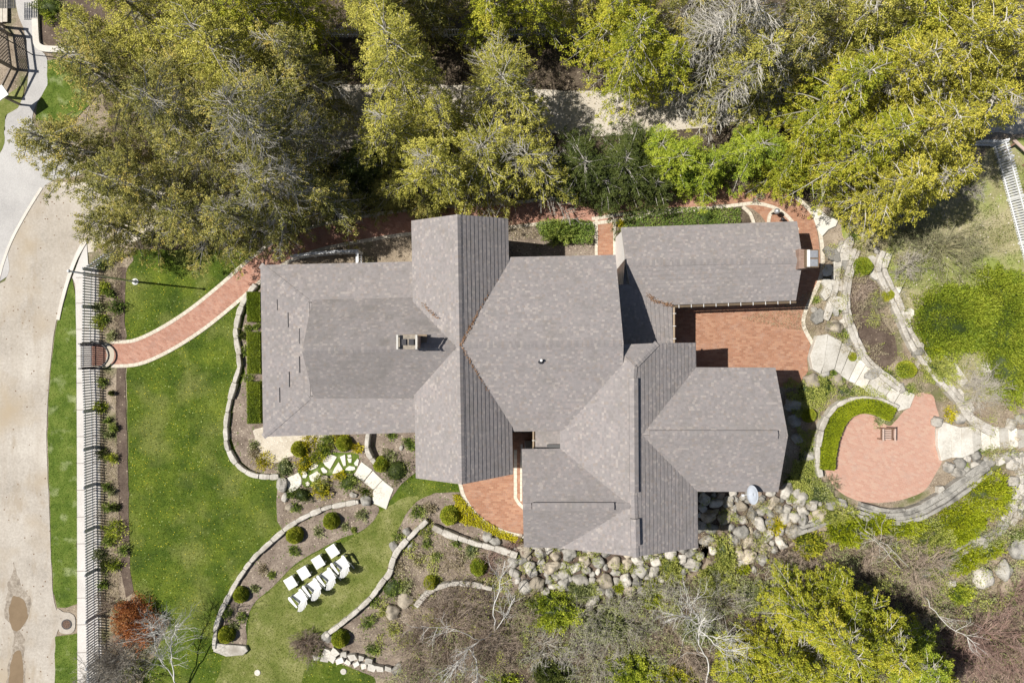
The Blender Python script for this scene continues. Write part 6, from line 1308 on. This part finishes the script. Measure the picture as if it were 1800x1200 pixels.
birch([[(312, 1220, .2, .07), (308, 1195, .9, .06), (302, 1160, 1.6, .05), (299, 1138, 2.0, .045), (303, 1120, 2.4, .03), (314, 1095, 2.8, .018)], [(312, 1220, .2, .06), (305, 1190, .9, .045), (285, 1165, 1.5, .035), (275, 1140, 1.9, .03), (270, 1115, 2.3, .022), (262, 1092, 2.6, .014)], [(299, 1138, 2.0, .03), (288, 1115, 2.4, .022), (280, 1095, 2.7, .012)]], 'white forked leafless tree right of the orange shrub', 1.6, 3)
birch([[(870, 1110, .5, .06), (868, 1070, 1.6, .05), (880, 1030, 2.6, .035), (888, 985, 3.4, .02)], [(870, 1110, .5, .05), (890, 1080, 1.5, .04), (905, 1050, 2.5, .02)], [(870, 1110, .5, .05), (845, 1125, 1.5, .04), (820, 1145, 2.5, .03), (790, 1190, 3.4, .02)], [(825, 1140, 2.0, .04), (838, 1165, 2.6, .03), (840, 1200, 3.3, .02)], [(845, 1125, 1.5, .03), (800, 1105, 2.4, .025), (740, 1100, 3.2, .015)], [(820, 1145, 2.2, .03), (800, 1170, 2.8, .02), (770, 1215, 3.4, .012)]], 'white many stemmed birch in the brown thicket', 1.0, 4)
birch([[(1240, 1215, .3, .07), (1246, 1165, 1.4, .065), (1228, 1130, 2.2, .055), (1230, 1100, 3.0, .05), (1240, 1085, 3.4, .03)], [(1230, 1108, 2.8, .05), (1255, 1130, 3.2, .04), (1275, 1142, 3.6, .03), (1300, 1143, 4.0, .015)], [(1230, 1098, 3.0, .04), (1210, 1082, 3.4, .03), (1180, 1080, 3.8, .015)], [(1232, 1098, 3.0, .03), (1222, 1075, 3.5, .02), (1205, 1055, 3.9, .01)], [(1230, 1115, 2.6, .03), (1260, 1118, 3.1, .02), (1290, 1125, 3.5, .01)]], 'white crooked birch left of the golden cedar', 1.4, 5)
birch([[(1625, 1048, .8, .05), (1650, 1085, 1.8, .04), (1680, 1110, 2.6, .03), (1722, 1132, 3.4, .015)]], 'single white stem leaning over the red thicket', .6, 6)
birch([[(1590, 1003, .4, .05), (1560, 970, 1.0, .04), (1530, 945, 1.5, .035), (1512, 935, 1.8, .03)], [(1600, 1000, .4, .04), (1570, 965, 1.1, .035), (1520, 932, 1.8, .03)]], 'two pale fallen stems leaning up from the purple brown shrub', .5, 8, mat='twig_pale')

# ================================================================== TREES
TR = [ (425, 388, 1.35, 7.8, 'olive', .8, .08, 'slender cedar added for shade over the north west roof corner'), (505, -8, 1.8, 7, 'lime', .3, .02, 'lime tinted cedar at the top edge left of the fence'), (625, -70, 1.6, 7, 'olive', .3, .02, 'dark olive cedar added for shade beyond the fence at the top edge'), (1012, -38, 1.8, 7, 'olivegold', .3, .02, 'golden olive cedar added for shade beyond the fence gap'), (770, -60, 1.8, 8, 'olive', .3, .02, 'olive cedar added for shade beyond the far fence, top centre'),  # cedars at the roof corner and beyond the fence are added to cast shade
 (1222, -10, 1.6, 7.5, 'olive', .5, .1, 'olive cedar between the broad cedar and the bare white one'),
 (780, 215, 1.3, 6, 'olivegold', .7, .06, 'small golden cedar between the two central crowns'), # x, y, R, h, style, twig, bare, label, lean, dens
 (125, 262, 2.25, 6.5, 'olive', .3, 0, 'outermost olive cedar reaching over the gravel lane'), (205, 150, 2.3, 8.5, 'olive', .3, 0, 'olive cedar with orange tips beside the strip of grass'), (245, 335, 2.5, 7.5, 'olive', .35, .02, 'olive cedar hanging over the road bend'), (200, 400, 1.6, 5, 'olive', .3, 0, 'low olive cedar above the fence corner'),
 (330, 215, 2.7, 9.5, 'olive', .9, .12, 'tall cedar in the middle of the left wood'), (345, 385, 2.0, 6.5, 'olive', .5, .05, 'olive cedar over the upper lawn'), (400, 105, 2.6, 9, 'olivegold', .4, .02, 'tall golden olive cedar at the top of the left wood'), (470, 235, 3.0, 10.5, 'olive', 1.3, .22, 'big cedar with long pale branches radiating down the slope'), (485, 340, 2.2, 8, 'olive', 1.2, .2, 'cedar with pale twigs hanging over the west wing'), (575, 350, 1.6, 6, 'olive', .7, .08, 'drooping cedar above the porch railing'),
 (250, 25, 2.2, 7.5, 'olivegold', .2, 0, 'golden olive cedar at the top edge near the lane bed'), (345, 20, 2.3, 7.5, 'olivegold', .2, 0, 'golden olive cedar at the top edge, left wood'), (440, 15, 1.9, 8, 'lime', .2, 0, 'greener cedar at the top edge, left wood'), (525, 120, 1.7, 8, 'olive', .5, .03, 'slim cedar beside the dark gap'), (165, 60, 1.4, 5, 'olivegold', .2, 0, 'small golden cedar behind the lane bed'),
 (700, 115, 2.2, 9.5, 'olivegold', .5, .03, 'golden cedar with its leaning trunk showing'), (690, 235, 1.8, 7, 'olivegold', .6, .05, 'cedar with pale twigs under the leaning trunk'), (765, 300, 1.9, 7, 'olivegold', .5, .03, 'cedar close above the north gable'), (650, 0, 1.9, 8, 'olivegold', .4, .02, 'golden olive cedar hiding the far fence'), (735, -10, 1.5, 7, 'olive', .3, 0, 'dark cedar at the top edge centre'), (860, 2, 1.6, 6.5, 'lime', .15, 0, 'lime cedar at the top edge left of the fence gap'), (940, 4, 1.6, 6.5, 'lime', .15, 0, 'brightest lime tree at the top edge'),
 (885, 165, 2.7, 5.8, 'olivegold', 1.2, .16, 'tall central cedar full of pale twigs'), (850, 275, 2.4, 5.5, 'olivegold', 1.3, .2, 'pale twigged cedar leaning over the gable'), (925, 290, 2.2, 5.2, 'olivegold', 1.1, .14, 'pale twigged cedar beside the driveway gap'),
 (1112, 78, 2.35, 6.6, 'lime', .35, .02, 'broad yellow green cedar above the driveway gap'), (1085, 25, 1.8, 7, 'lime', .3, 0, 'yellow green cedar behind the broad one'), (1170, 115, 1.2, 6, 'lime', .3, 0, 'yellow green cedar at the lower right of the broad one'), (1280, 50, 2.2, 9.5, 'olive', 1.0, .65, 'half dead cedar with bare white branches'), (1310, 130, 1.6, 8, 'olivegold', .9, .2, 'thin cedar below the bare white branches'), (1395, 50, 2.1, 9, 'olive', .7, .12, 'olive cedar right of the bare white branches'), (1375, 120, 1.5, 8, 'olive', .7, .1, 'thin olive cedar above the arborvitaes'),
 (1465, 175, 2.2, 8.5, 'lime', .4, .02, 'lime cedar at the left of the golden wood'), (1500, 45, 2.2, 9, 'olivegold', .4, .02, 'golden green cedar at the top right'), (1590, 40, 2.2, 9, 'lime', .4, .02, 'green gold cedar at the top right'), (1680, 35, 2.2, 9, 'olivegold', .6, .05, 'twiggy golden cedar at the top right edge'), (1775, 45, 2.3, 9, 'olivegold', .5, .04, 'cedar in the top right corner'), (1555, 150, 2.4, 9.5, 'gold', .4, .02, 'golden cedar in the upper middle of the golden wood'), (1655, 110, 2.4, 10, 'gold', .3, .02, 'most golden cedar at the upper right'), (1730, 120, 1.8, 9, 'gold', .3, .0, 'golden cedar reaching furthest right'),
 (1520, 262, 2.0, 8.5, 'lime', .4, .02, 'lime cedar over the path bend'), (1595, 250, 2.4, 9, 'gold', .5, .03, 'golden cedar in the centre of the golden wood'), (1680, 210, 2.2, 8.5, 'gold', .5, .02, 'golden cedar above the white fence corner'), (1552, 332, 1.8, 7.5, 'gold', .5, .02, 'golden cedar lowest in the golden wood'), (1625, 325, 1.6, 7, 'gold', .45, .02, 'golden cedar above the meadow shade'), (1432, 240, 1.3, 6.0, 'lime', .25, 0, 'lime cedar touching the arborvitaes'),
 (1462, 1112, 2.1, 6.5, 'lime', .4, .04, 'large yellow green cedar at the bottom right'), (1385, 1160, 1.6, 5.5, 'lime', .35, .03, 'golden cedar left of the large bottom one'), (1535, 1120, 1.8, 6.5, 'lime', .4, .03, 'yellow green cedar right of the large bottom one'), (1600, 1155, 1.7, 5.5, 'fresh', .3, .03, 'greener cedar next to the red thicket'), (1318, 1192, 1.4, 5, 'lime', .3, .02, 'golden cedar at the bottom edge'), (1480, 1180, 1.9, 6, 'lime', .3, .02, 'golden cedar at the bottom edge below the large one'), (1640, 1200, 1.5, 5.5, 'lime', .3, .02, 'lime cedar at the bottom edge by the red thicket'), (1478, 1050, 1.0, 4.5, 'lime', .45, .05, 'small thin lime cedar above the large bottom one')]
for x, y, Rr, h, st, tw, br, lb in TR:
    S_ = y > 1000
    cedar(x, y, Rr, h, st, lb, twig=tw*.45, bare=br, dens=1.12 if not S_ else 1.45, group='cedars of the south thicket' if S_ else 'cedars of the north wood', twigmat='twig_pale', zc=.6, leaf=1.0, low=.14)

# tell look-alike boulders apart by their order
_by = {}
for o in bpy.data.objects:
    if o.get('category') == 'boulder': _by.setdefault(o['label'], []).append(o)
for lb, os_ in _by.items():
    if len(os_) > 1:
        os_.sort(key=lambda o: o.location.x); k = len(os_); NW = {2: 'two', 3: 'three', 4: 'four', 5: 'five', 6: 'six', 7: 'seven', 8: 'eight'}.get(k, 'several')
        for i, o in enumerate(os_):
            o['label'] = lb+(', leftmost' if i == 0 else ', rightmost' if i == k-1 else f', {ORD[i]} from left')+f' of {NW}'
